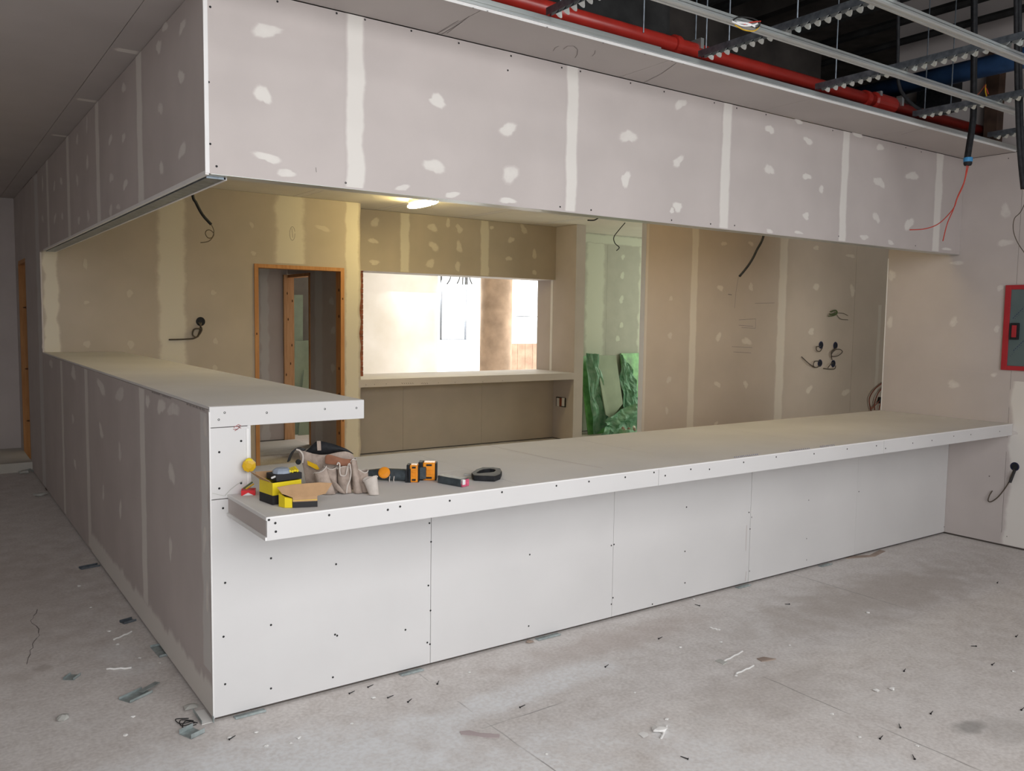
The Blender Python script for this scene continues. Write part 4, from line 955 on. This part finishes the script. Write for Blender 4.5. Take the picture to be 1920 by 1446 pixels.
# screw boxes
def sbox(name, label, o, ang, wx_, dy_, h, band_h, open_=True):
    t = thing(name, label, 'cardboard box', o, 'yellow and black cardboard screw boxes')
    e1 = Vector((math.cos(ang), math.sin(ang), 0)); e2 = Vector((-math.sin(ang), math.cos(ang), 0)); th = .0025
    def walls(z0_, z1_, g, nm, m_):
        b_ = MB()
        b_.obox(o, e1, e2, VZ, -g, wx_+g, -g, th, z0_, z1_); b_.obox(o, e1, e2, VZ, -g, wx_+g, dy_-th, dy_+g, z0_, z1_)
        b_.obox(o, e1, e2, VZ, -g, th, th, dy_-th, z0_, z1_); b_.obox(o, e1, e2, VZ, wx_-th, wx_+g, th, dy_-th, z0_, z1_)
        return b_.build(nm, m_, t)
    walls(band_h, h, 0, 'box_wall', 'yellow'); walls(.001, band_h, .0003, 'black_band', 'blackc')
    MB().obox(o, e1, e2, VZ, 0, wx_, 0, dy_, .0008, .004).build('box_bottom', 'kraft', t)
    return t, e1, e2
A = fr(497, 936); o1 = Vector((A.x, A.y, Z)); B = fr(521, 950)
# rear box: corner nearest the camera at B
ang1 = math.atan2(-.30, 1); e1 = Vector((math.cos(ang1), math.sin(ang1), 0)); e2 = Vector((-math.sin(ang1), math.cos(ang1), 0))
ob = Vector((B.x, B.y, Z))
t1, e1, e2 = sbox('screw_box', 'open yellow and black cardboard screw box with brown flap raised, nearest the post', ob+Vector((-.01, .03, 0)), math.radians(8), .125, .11, .088, .038)
OB = ob+Vector((-.01, .03, 0))
# raised kraft flap at the back left
MB().prism([OB+e2*.11+VZ*.088+e1*.0, OB+e2*.015+VZ*.088+e1*0, OB+e2*.0+VZ*.10-e1*.018, OB+e2*.10+VZ*.128-e1*.05], e1*.002+VZ*.001).build('flap', 'kraft', t1)
MB().prism([OB+e2*.11+VZ*.088, OB+e2*.11+e1*.12+VZ*.088, OB+e2*.14+e1*.11+VZ*.105, OB+e2*.15+e1*.0+VZ*.11], VZ*.002).build('flap', 'kraft', t1)
MB().obox(OB, e1, e2, VZ, .004, .121, .004, .106, .004, .072).build('screws_inside', 'darkm', t1)
# inner tray / black case sitting on it
OB2 = OB+e1*.022+e2*.01+VZ*.089
tr = thing('black_case', 'small black tray with grey and yellow contents resting on the rear screw box', 'tray', OB2)
MB().obox(OB2, e1, e2, VZ, 0, .112, 0, .085, 0, .026).build('tray', 'blackc', tr, bevel=.002)
MB().lathe(OB2+e1*.045+e2*.042+VZ*.026, VZ, [(.038, 0), (.036, .010), (.026, .018), (.01, .021)], 10).build('grey_lid', 'tool', tr)
for i in range(5): MB().tube([OB2+e1*(.055+i*.011)+e2*.012+VZ*(.031+.002*(i % 2)), OB2+e1*(.062+i*.011)+e2*.05+VZ*(.032+.002*i)], .0055, 6).build('yellow_plug', 'yellow', tr)
MB().tube([OB2-e1*.02+e2*.0+VZ*.018, OB2+e1*.004+e2*.012+VZ*.02], .004, 6).build('white_tip', 'whitec', tr)
# front box opened flat with large kraft lid
D = fr(549, 953); O2 = Vector((D.x, D.y, Z)); ang2 = math.atan2(-.33, .94)
t2, f1, f2 = sbox('screw_box', 'opened yellow and black screw box with a wide brown lid, in front', O2, ang2, .093, .075, .030, .024)
MB().prism([O2+VZ*.0245-f2*.0015, O2+f1*.093+VZ*.0245-f2*.0015, O2+f1*.093+VZ*.043-f2*.0+f2*.006, O2+f1*.125+VZ*.05+f2*.008, O2+f1*.152+VZ*.086+f2*.03, O2+f1*.10+VZ*.090+f2*.034, O2+f1*.0+VZ*.086+f2*.034, O2-f1*.058+VZ*.078+f2*.03, O2-f1*.04+VZ*.055+f2*.015, O2+VZ*.040+f2*.004], f2*.003).build('lid', 'kraft', t2)
MB().prism([O2-f1*.052+f2*.035+VZ*.0015, O2-f1*.03+f2*.006+VZ*.0015, O2-f1*.002+f2*.0+VZ*.0015, O2-f1*.002+f2*.0+VZ*.036, O2-f1*.03+f2*.006+VZ*.042, O2-f1*.052+f2*.035+VZ*.055], f2*.02).build('side_flap', 'yellow', t2)

# tool belt
tb = thing('tool_belt', 'beige suede tool belt with black strap and brown leather patch heaped on the worktop', 'tool belt', fr(640, 925))
def PX(px, py, back=0.0, base=(640, 925)):
    g = fr(*base); return PN(px, py, g+VB*back, VB)
def lift(p): return Vector((p.x, p.y, max(Z+.002, p.z)))
def pouch(tl, tr_, br, bl, back, depth, m='suede', seed=0, rim=True, name='pouch'):
    """open topped sewn pocket: front sheet bulging towards the viewer, back sheet, dark inside"""
    nu, nv = 12, 10; vs = []
    TL, TR, BR, BL = [PX(*p, back) for p in (tl, tr_, br, bl)]
    for i in range(nv+1):
        for j in range(nu):
            t_ = i/nv; an = 2*math.pi*j/nu
            l = TL*(1-t_)+BL*t_; r_ = TR*(1-t_)+BR*t_; c_ = (l+r_)/2; hw = (r_-l)/2
            d = depth*(.75+.5*math.sin(math.pi*min(1, t_*.95)))*(1-.35*t_)
            k = 1+.10*noise.noise(Vector((math.cos(an)*1.5+seed, math.sin(an)*1.5, t_*3)))+.05*noise.noise(Vector((an*2+seed, t_*6, 1)))
            if t_ > .9: k *= .86
            p = c_+hw*math.cos(an)*k+VB*(math.sin(an)*d*k)
            p += VZ*(.006*math.sin(an*2+seed)*(1-t_))
            vs.append(lift(p))
    fs = [(i*nu+j, i*nu+(j+1) % nu, (i+1)*nu+(j+1) % nu, (i+1)*nu+j) for i in range(nv) for j in range(nu)]
    fs.append(tuple(range(nv*nu, nv*nu+nu)))
    o = MB().add(vs, fs).build(name, m, tb, smooth=True)
    sd = o.modifiers.new('s', 'SOLIDIFY'); sd.thickness = .003; sd.offset = -1
    sb = o.modifiers.new('sub', 'SUBSURF'); sb.levels = 1; sb.render_levels = 1
    if rim: MB().tube([vs[j] for j in range(nu)]+[vs[0]], .0022, 6, cap=False).build('piping', 'suedel', o)
    return o
# back body of the belt
def ribbon(cent, h, m, name, th=.004, tilt=0, parent=tb, seed=0):
    n = len(cent); vs = []
    for i, p in enumerate(cent):
        hh = h[i] if isinstance(h, (list, tuple)) else h
        wv = VB*(.004*math.sin(i*1.1+seed))
        vs += [p+wv, p+VZ*hh*.5+wv*2+VB*tilt*.5, p+VZ*hh+VB*tilt]
    fs = [(i*3+j, (i+1)*3+j, (i+1)*3+j+1, i*3+j+1) for i in range(n-1) for j in range(2)]
    o = MB().add(vs, fs).build(name, m, parent, smooth=True); s_ = o.modifiers.new('s', 'SOLIDIFY'); s_.thickness = th
    sb = o.modifiers.new('sub', 'SUBSURF'); sb.levels = 1; sb.render_levels = 1
    return o
# black padded belt hump at the back
top = [(570, 849), (580, 840), (590, 830), (596, 826), (610, 829), (630, 834), (650, 842), (662, 850)]
bot = [(568, 856), (580, 850), (592, 851), (600, 853), (615, 852), (632, 848), (650, 847), (663, 852)]
vs = []
for (a_, b_) in zip(top, bot):
    vs += [PX(*a_, .06), PX((a_[0]+b_[0])/2, (a_[1]+b_[1])/2, .045), PX(*b_, .06), PX(b_[0], b_[1], .075), PX(a_[0], a_[1]+1, .075)]
n5 = len(top)
MB().add(vs, [(i*5+j, (i+1)*5+j, (i+1)*5+(j+1) % 5, i*5+(j+1) % 5) for i in range(n5-1) for j in range(5)]+[tuple(range(5)), tuple(range((n5-1)*5, n5*5))]).build('padded_belt', 'black', tb, smooth=True)
bl_ = [PX(596+dx, y, .043) for dx, y in ((0, 828), (0.5, 838), (1, 846))]
MB().prism([PX(594, 827, .042), PX(601, 827, .042), PX(602, 845, .042), PX(595, 845, .042)], VB*.004).build('belt_loop', 'suede', tb)
# black strap arc at the left
pts = smooth_path([PX(538, 866, .03), PX(543, 853, .03), PX(550, 844, .03), PX(558, 841, .035), PX(570, 844, .04)], 5)
vs = []
for p in pts: vs += [p, p+VB*.035]
MB().add(vs, [(i*2, i*2+1, i*2+3, i*2+2) for i in range(len(pts)-1)]).build('strap', 'black', tb).modifiers.new('s', 'SOLIDIFY').thickness = .005
MB().lathe(PX(560, 866, .03), -VB, [(.011, 0), (.012, .006), (.008, .010)], 12).build('strap_button', 'black', tb)
# body sheet
def sheetpx(rows, back, m, name, bulge=.02, th=.004, seed=0, base=(640, 925)):
    nv = len(rows); nu = len(rows[0]); vs = []
    for i, r_ in enumerate(rows):
        for j, p in enumerate(r_):
            f = math.sin(math.pi*j/(nu-1))*math.sin(math.pi*(i+.5)/nv)
            vs.append(lift(PX(p[0], p[1], back-bulge*f+.008*noise.noise(Vector((i*.9+seed, j*.8, 0))))))
    o = MB().add(vs, [(i*nu+j, i*nu+j+1, (i+1)*nu+j+1, (i+1)*nu+j) for i in range(nv-1) for j in range(nu-1)]).build(name, m, tb, smooth=True)
    s_ = o.modifiers.new('s', 'SOLIDIFY'); s_.thickness = th; s_.offset = 0
    sb = o.modifiers.new('sub', 'SUBSURF'); sb.levels = 2; sb.render_levels = 2
    return o
sheetpx([[(556, 842), (570, 845), (585, 850), (600, 853), (615, 852), (635, 847), (652, 845), (664, 853)],
         [(560, 852), (572, 856), (588, 861), (605, 862), (620, 862), (636, 858), (652, 856), (665, 862)],
         [(566, 866), (576, 868), (590, 870), (605, 872), (620, 874), (636, 873), (652, 872), (666, 872)],
         [(570, 888), (580, 890), (594, 892), (608, 894), (622, 895), (638, 895), (654, 894), (668, 892)],
         [(574, 915), (584, 918), (597, 920), (610, 922), (624, 922), (640, 922), (656, 922), (670, 918)]], .045, 'suede', 'belt_body', .03)
sheetpx([[(609, 852), (620, 852), (634, 857), (648, 861), (662, 860)], [(609, 862), (620, 862), (634, 866), (648, 869), (662, 868)], [(608, 871), (620, 871), (634, 873), (648, 875), (661, 873)]], -.014, 'leather', 'leather_patch', .006, .003)
MB().lathe(PX(612, 854, .0), -VB, [(.004, 0), (.003, .003)], 8).build('rivet', 'galv', tb)
pts = [PX(556, 843, .03), PX(563, 846, .025), PX(568, 855, .02), PX(567, 868, .02)]
MB().tube(smooth_path(pts), .004, 6).build('edge_piping', 'suedel', tb)
MB().prism([PX(576, 864, .0), PX(594, 872, .0), PX(599, 880, .0), PX(594, 881, .0), PX(577, 872, .0)], VB*.004).build('yellow_tag', 'yellowp', tb)
pouch((607, 876), (632, 877), (636, 932), (604, 930), .0, .022, seed=1)
pouch((632, 876), (656, 876), (660, 930), (634, 928), -.005, .024, seed=4)
pouch((588, 890), (612, 876), (632, 934), (600, 936), -.03, .022, seed=7)
pouch((657, 866), (668, 860), (682, 930), (664, 934), .0, .03, seed=11)
pouch((668, 880), (690, 884), (694, 926), (676, 930), .015, .022, seed=13)
pouch((681, 900), (708, 893), (712, 933), (694, 935), -.03, .024, seed=16, m='suedel')
MB().tube(smooth_path([PX(x, y, -.03) for x, y in ((632, 872), (634, 868), (637, 871), (637, 885), (640, 892), (648, 891), (651, 880), (654, 870), (657, 872))], 5), .003, 6).build('lace', 'suedel', tb)
MB().tube(smooth_path([PX(x, y, -.04) for x, y in ((656, 872), (658, 885), (656, 900), (651, 912), (650, 925))], 5), .0028, 6).build('lace', 'suedel', tb)
sheetpx([[(615, 893), (622, 897), (630, 903)], [(620, 902), (634, 910), (646, 922)], [(628, 918), (640, 926), (652, 930)]], -.03, 'suede', 'folded_flap', .015, seed=20)

# cordless multi tool + drill (grey body, orange panels)
ct = thing('cordless_tool', 'black and orange cordless power tool lying on its side behind the tool belt', 'power tool', fr(740, 905))
def PT(px, py, back=0): return PX(px, py, back, (745, 905))
bp_ = [PT(690, 893, .06), PT(702, 890, .05), PT(715, 891, .045), PT(735, 892, .04), PT(752, 893, .035), PT(764, 893, .03)]
bp_ = [Vector((p.x, p.y, max(p.z, Z+.029))) for p in bp_]
MB().tube(smooth_path(bp_, 5), [(.016+.012*math.sin(min(1, i/14)*math.pi/2)) for i in range(26)], 12).build('body', 'dgrey', ct, smooth=True)
MB().tube(smooth_path([PT(690, 893, .05), PT(705, 885, .05), PT(725, 884, .045), PT(745, 886, .04), PT(762, 890, .04)], 5), [.006+.008*math.sin(i/20*math.pi) for i in range(21)], 10).build('upper_grip', 'black', ct, smooth=True)
MB().lathe(PT(720, 888, .0)+VZ*.006, -VB+VZ*.6, [(.026, -.012), (.027, -.004), (.022, .0), (.01, .002)], 18).build('orange_oval', 'orange', ct)
for px_ in (731, 739): MB().tube([PT(px_, 893, .012), PT(px_-1, 900, .008), PT(px_, 907, .01)], .0022, 5).build('clip_wire', 'suedel', ct)
MB().tube(smooth_path([PT(x, y, .0) for x, y in ((754, 918), (770, 919), (781, 916), (778, 913), (764, 914), (762, 911), (768, 910))], 4), .0022, 5).build('blade_key', 'galv', ct)
def battery(label, px0, px1, y0_, y1_, back, dp):
    t = thing('battery_pack', label, 'battery', fr((px0+px1)/2, y1_), 'orange and black battery packs')
    o = PT(px0, y1_, back); w_ = (PT(px1, y1_, back)-o).length; h_ = (PT(px0, y0_, back)-o).length
    e1_ = VR; o = Vector((o.x, o.y, max(Z+.001, o.z)))
    MB().obox(o, e1_, VB, VZ, 0, w_*.25, 0, dp, 0, h_).build('black_side', 'black', t, bevel=.003)
    MB().obox(o, e1_, VB, VZ, w_*.25, w_*.92, .002, dp, .0, h_*.98).build('shell', 'orange', t, bevel=.005)
    MB().obox(o, e1_, VB, VZ, w_*.92, w_, .004, dp, .0, h_*.95).build('black_side', 'black', t, bevel=.002)
    for q_ in (.15, .4, .62, .85):
        MB().obox(o, e1_, VB, VZ, w_*.45, w_*.75, -.002, .006, h_*q_-.004, h_*q_+.004).build('latch_rib', 'orange' if q_ in (.4, .62) else 'black', t, bevel=.001)
    return t
battery('orange battery pack standing on edge, nearer the tool belt', 762, 785, 878, 911, .0, .05)
battery('orange battery pack standing taller, farther from the tool belt', 784, 818, 867, 901, .05, .06)
MB().prism([PT(760, 882, .0), PT(770, 879, .0), PT(770, 908, .0), PT(760, 907, .0)], VB*.05).build('motor_collar', 'black', ct)
MB().obox(PT(786, 899, .035), VR, VB, VZ, .0, .03, 0, .03, 0, .055).build('rail_mount', 'dgrey', ct, bevel=.003)
# sanding block
a, b_ = fr(820, 906), fr(864, 914); ex = (b_-a).normalized(); ey = Vector((-ex.y, ex.x, 0))
sbk = thing('sanding_block', 'long dusty black sanding block with a pink and white end', 'sanding block', (a.x, a.y, Z))
Ln = (b_-a).length
MB().obox(Vector((a.x, a.y, Z+.001)), ex, ey, VZ, 0, Ln, 0, .045, 0, .034).build('block', 'dgrey', sbk, bevel=.003)
MB().obox(Vector((a.x, a.y, Z+.001)), ex, ey, VZ, Ln, Ln+.010, .001, .044, .001, .032).build('pink_end', 'pink', sbk, bevel=.002)
MB().obox(Vector((a.x, a.y, Z+.001)), ex, ey, VZ, Ln-.001, Ln+.012, .001, .018, .010, .033).build('white_chip', 'whitec', sbk, bevel=.002)
# jab saw
h0 = fr(886, 899); hs_ = thing('jab_saw', 'black looped handle jab saw lying flat with its narrow blade', 'hand saw', (h0.x, h0.y, Z))
ring_o = [(884, 897), (893, 890), (905, 886), (925, 886), (938, 888), (941, 893), (938, 900), (928, 904), (905, 903), (888, 902)]
ring_i = [(893, 897), (899, 893), (907, 890), (918, 889), (926, 890), (929, 892), (926, 895), (918, 896), (906, 897), (897, 898)]
vo = [fr(*p) for p in ring_o]; vi = [fr(*p) for p in ring_i]; n = len(vo); vs = [Vector((p.x, p.y, z_)) for z_ in (Z+.001, Z+.026) for L_ in (vo, vi) for p in L_]
fs = []
for i in range(n):
    j = (i+1) % n
    fs += [(i, j, n+j, n+i), (2*n+i, 3*n+i, 3*n+j, 2*n+j), (i, 2*n+i, 2*n+j, j), (n+i, n+j, 3*n+j, 3*n+i)]
MB().add(vs, fs).build('handle', 'black', hs_, bevel=.004)
q0, q1 = fr(887, 900), fr(846, 901); ex = (q1-q0).normalized(); ey = Vector((-ex.y, ex.x, 0))
MB().prism([Vector((q0.x, q0.y, Z+.009))+ey*.006, Vector((q0.x, q0.y, Z+.009))-ey*.008, Vector((q1.x, q1.y, Z+.009))-ey*.001, Vector((q1.x, q1.y, Z+.009))+ey*.004], (0, 0, .002)).build('blade', 'darkm', hs_)
MB().obox(fr(870, 892)+VZ*.001, VR, VB, VZ, 0, .035, 0, .02, 0, .006).build('wooden_sliver', 'tapew', hs_)

# ================================================================== FLOOR DEBRIS
def offcut(label, px, py, w_, d_, ang, m='offcut', up_=.012, name='metal_offcut', bent=True):
    p = P(px, py, 2, 0); t = thing(name, label, 'metal scrap', (p.x, p.y, 0)); e1_ = Vector((math.cos(ang), math.sin(ang), 0)); e2_ = Vector((-e1_.y, e1_.x, 0)); o = Vector((p.x, p.y, .001))
    MB().obox(o, e1_, e2_, VZ, -w_/2, w_/2, -d_/2, d_/2, 0, .0015).build('plate', m, t)
    if bent:
        MB().obox(o, e1_, e2_, VZ, -w_/2, w_/2, -d_/2, -d_/2+.0015, 0, up_).build('flange', m, t); MB().obox(o, e1_, e2_, VZ, -w_/2, w_/2, d_/2-.0015, d_/2, 0, up_).build('flange', m, t)
    return t
offcut('bent galvanised offcut lying on the floor left of the bar corner', 255, 1306, .12, .07, .5)
p = P(275, 1297, 2, 0)
MB().obox(Vector((p.x, p.y, .014)), Vector((.8, .6, 0)), Vector((-.6, .8, 0)), VZ, -.04, .07, -.014, .014, 0, .002).build('tab', 'offcut', [o for o in C.objects if o.get('label', '').startswith('bent galvanised offcut lying')][0])
offcut('small square zinc plate scrap just in front of the bar corner', 360, 1376, .065, .075, .4, up_=.02)
offcut('small dark metal scrap on the floor farther left', 135, 1271, .06, .05, .9)
offcut('grey metal scrap against the foot of the bar side', 300, 1222, .05, .16, .05)
offcut('dark metal scrap beside the bar side below its first seam', 240, 1166, .07, .05, .3, 'galvd')
offcut('dark metal strip against the far part of the bar side', 168, 1064, .12, .05, .2, 'galvd')
tk = thing('track_offcut', 'bent floor track end with white compound at the bar corner', 'metal scrap', (-.02, .04, 0))
MB().box(-.05, -.004, -.005, .13, .002, .004).build('plate', 'chalk', tk); MB().box(-.05, -.049, -.005, .13, .004, .02).build('flange', 'offcut', tk); MB().box(-.006, -.004, -.02, .0, .004, .03).build('flange', 'offcut', tk)
for i in range(3): MB().tube(smooth_path([(-.06-.01*i, .02+.03*i, .004), (-.10-.015*i, .05+.02*i, .01), (-.12, .01+.02*i, .004), (-.07, .0+.02*i, .008)]), .002, 5).build('wire_twist', 'darkm', tk)
SL = 'shims of floor track showing under the counter front'
for px_, l_, lb in ((467, .13, 'zinc track shim poking out under the counter front next to the bar corner'), (770, .12, 'zinc track shim poking out under the first counter joint'), (1027, .15, 'zinc track shim with a plaster lump beside it, under the counter middle'), (1395, .12, 'zinc track shim under the third counter joint'), (1550, .12, 'pale track shim under the right part of the counter')):
    p = P(px_, 1355-.2555*(px_-400), 2, 0); t = thing('track_shim', lb, 'metal scrap', (p.x, 0, 0), SL)
    MB().box(p.x-l_/2, p.x+l_/2, -.032, -.001, .001, .004).build('plate', 'offcut', t); MB().box(p.x-l_/2, p.x+l_/2, -.033, -.031, .001, .010).build('lip', 'offcut', t)
def lump(label, px, py, r, m='chalk', name='plaster_crumb', cat='debris', group=None, sq=.6):
    p = P(px, py, 2, 0); b = MB(); k = 8; sd = random.random()*40; vs = []
    for i in range(5):
        ph = math.pi*i/4
        for j in range(k):
            a_ = 2*math.pi*j/k; rr = r*(1+.9*noise.noise(Vector((math.cos(a_)*1.3+sd, math.sin(a_)*1.3, ph))))
            vs.append((p.x+rr*math.sin(ph)*math.cos(a_), p.y+rr*math.sin(ph)*math.sin(a_), .0005+r*sq*.5*(1-math.cos(ph))))
    b.add(vs, [(i*k+j, i*k+(j+1) % k, (i+1)*k+(j+1) % k, (i+1)*k+j) for i in range(4) for j in range(k)])
    return tag(b.build(name, m), label, cat, group)
lump('pinkish plaster lump at the foot of the counter middle', 992, 1205, .018, 'crumbb')
lump('brownish plasterboard chip beside the bar corner', 356, 1328, .028, 'tapew', sq=.5)
lump('beige rubble piece on the floor at the lower left', 118, 1350, .022, 'tapew', sq=1.0)
lump('broken white plaster flake in the foreground right of centre', 1237, 1372, .03, 'chalk', sq=.7)
lump('flat white plaster smear piece left of the broken flake', 1207, 1379, .022, sq=.15)
lump('white plaster cube, left one of the pair on the right floor', 1643, 1297, .013, sq=1)
lump('white plaster cube, right one of the pair on the right floor', 1672, 1294, .013, sq=1)
lump('grey debris clod on the hall floor beside the bar side', 74, 930, .05, 'tapew'); lump('dusty lump at the hall end near the kerb', 45, 888, .06, 'tapew')
SG2 = 'small plaster crumbs scattered on the floor'
for px_, py_ in ((545, 1395), (500, 1400), (660, 1358), (1025, 1415), (880, 1262), (1275, 1215), (1480, 1211), (1380, 1268), (1352, 1205), (1300, 1125), (1627, 1150), (700, 1310), (235, 1380), (250, 1345), (262, 1235), (220, 1210), (300, 1244), (170, 1140), (205, 1185), (148, 1100), (1720, 1400), (1560, 1340), (1250, 1350), (1190, 1300), (560, 1385), (480, 1375), (430, 1385), (1612, 1383), (1900, 1260)):
    lump('small white plaster crumb scattered on the concrete floor', px_, py_, random.uniform(.006, .011), group=SG2, sq=.8)
for (px0, py0, px1, py1, lb) in ((213, 1200, 247, 1185, 'thin white plaster strip lying by the bar side, the farther of two'), (200, 1255, 247, 1253, 'thin white plaster strip lying by the bar side, the nearer of two'), (1380, 1264, 1413, 1249, 'curled white plaster shaving on the floor right of the counter joint'), (1331, 1177, 1350, 1182, 'short grey stick on the floor below the counter'), (1358, 1240, 1392, 1222, 'row of plaster crumbs making a thin line'), (1240, 1385, 1250, 1362, 'white splinter standing beside the broken flake')):
    a, b_ = P(px0, py0, 2, .004), P(px1, py1, 2, .004); nn = 7; pts = [a.lerp(b_, i/nn)+Vector((0, 0, .002*math.sin(i*2.1)+.001)) for i in range(nn+1)]
    tag(MB().tube(pts, .0045, 6).build('plaster_strip', 'chalk'), lb, 'debris')
p = P(860, 1373, 2, 0)
e = MB(); q = [(862, 1372), (880, 1370), (900, 1375), (920, 1376), (937, 1378), (936, 1384), (915, 1384), (890, 1380), (865, 1378)]
tag(MB().prism([P(a, b_, 2, .0008) for a, b_ in q], (0, 0, .0015)).build('paper_strip', 'dustb'), 'flat pinkish grey paper strip on the foreground floor', 'debris')
q = [(1419, 1236), (1432, 1233), (1455, 1237), (1440, 1240), (1428, 1241)]
tag(MB().prism([P(a, b_, 2, .0008) for a, b_ in q], (0, 0, .004)).build('cardboard_scrap', 'crumbb'), 'torn brown cardboard scrap on the floor right of centre', 'debris')
q = [(1341, 1240), (1350, 1237), (1364, 1243), (1356, 1247)]
tag(MB().prism([P(a, b_, 2, .0008) for a, b_ in q], (0, 0, .004)).build('cardboard_scrap', 'tapew'), 'small grey scrap on the floor beside the crumb line', 'debris')
tag(MB().prism([P(a, b_, 2, .001) for a, b_ in ((1585, 1048), (1600, 1043), (1630, 1042), (1650, 1032), (1660, 1034), (1640, 1044))], (0, 0, .004)).build('cardboard_scrap', 'crumbb'), 'brown scrap at the foot of the counter near the right end', 'debris')
for px_, py_, an in ((690, 1290, .2), (727, 1310, .1), (765, 1318, .5), (820, 1284, .8), (1135, 1252, .3), (1235, 1199, .1), (1312, 1137, 2), (1688, 1366, .7), (1650, 1387, .2), (1715, 1425, .8), (1830, 1213, 2.7), (1870, 1094, .3), (1905, 1195, .1), (1290, 1425, 2), (655, 1302, .2), (430, 1388, .4), (975, 1328, .1), (1480, 1134, 2.8), (1745, 1340, .2), (1860, 1248, .05), (1915, 1333, .1), (1695, 1260, .3)):
    p = P(px_, py_, 2, 0); t = thing('drywall_screw', 'black drywall screw dropped on the concrete floor', 'screw', (p.x, p.y, 0), 'black screws dropped on the floor'); d = Vector((math.cos(an), math.sin(an), .08)); a = Vector((p.x, p.y, .0035))
    MB().tube([a, a+d*.028, a+d*.032], [.0022, .0016, .0004], 6).build('shank', 'screwm', t); MB().lathe(a, d, [(.0045, -.0015), (.0045, 0), (.002, .003)], 8).build('head', 'screwm', t)
ck = MB(); CP = (2, 0.0, 1)
q = [(70, 1143), (68, 1150), (63, 1155), (62, 1160), (57, 1164), (60, 1169), (68, 1174), (73, 1180), (72, 1187), (74, 1192), (69, 1197), (64, 1203), (61, 1208), (62, 1215), (56, 1220), (57, 1227), (53, 1234), (50, 1246)]
for a_, b_ in zip(q, q[1:]): pline(ck, CP, [a_, b_], random.uniform(.002, .006), .0006)
ck.build('floor_crack', 'mark', flo)
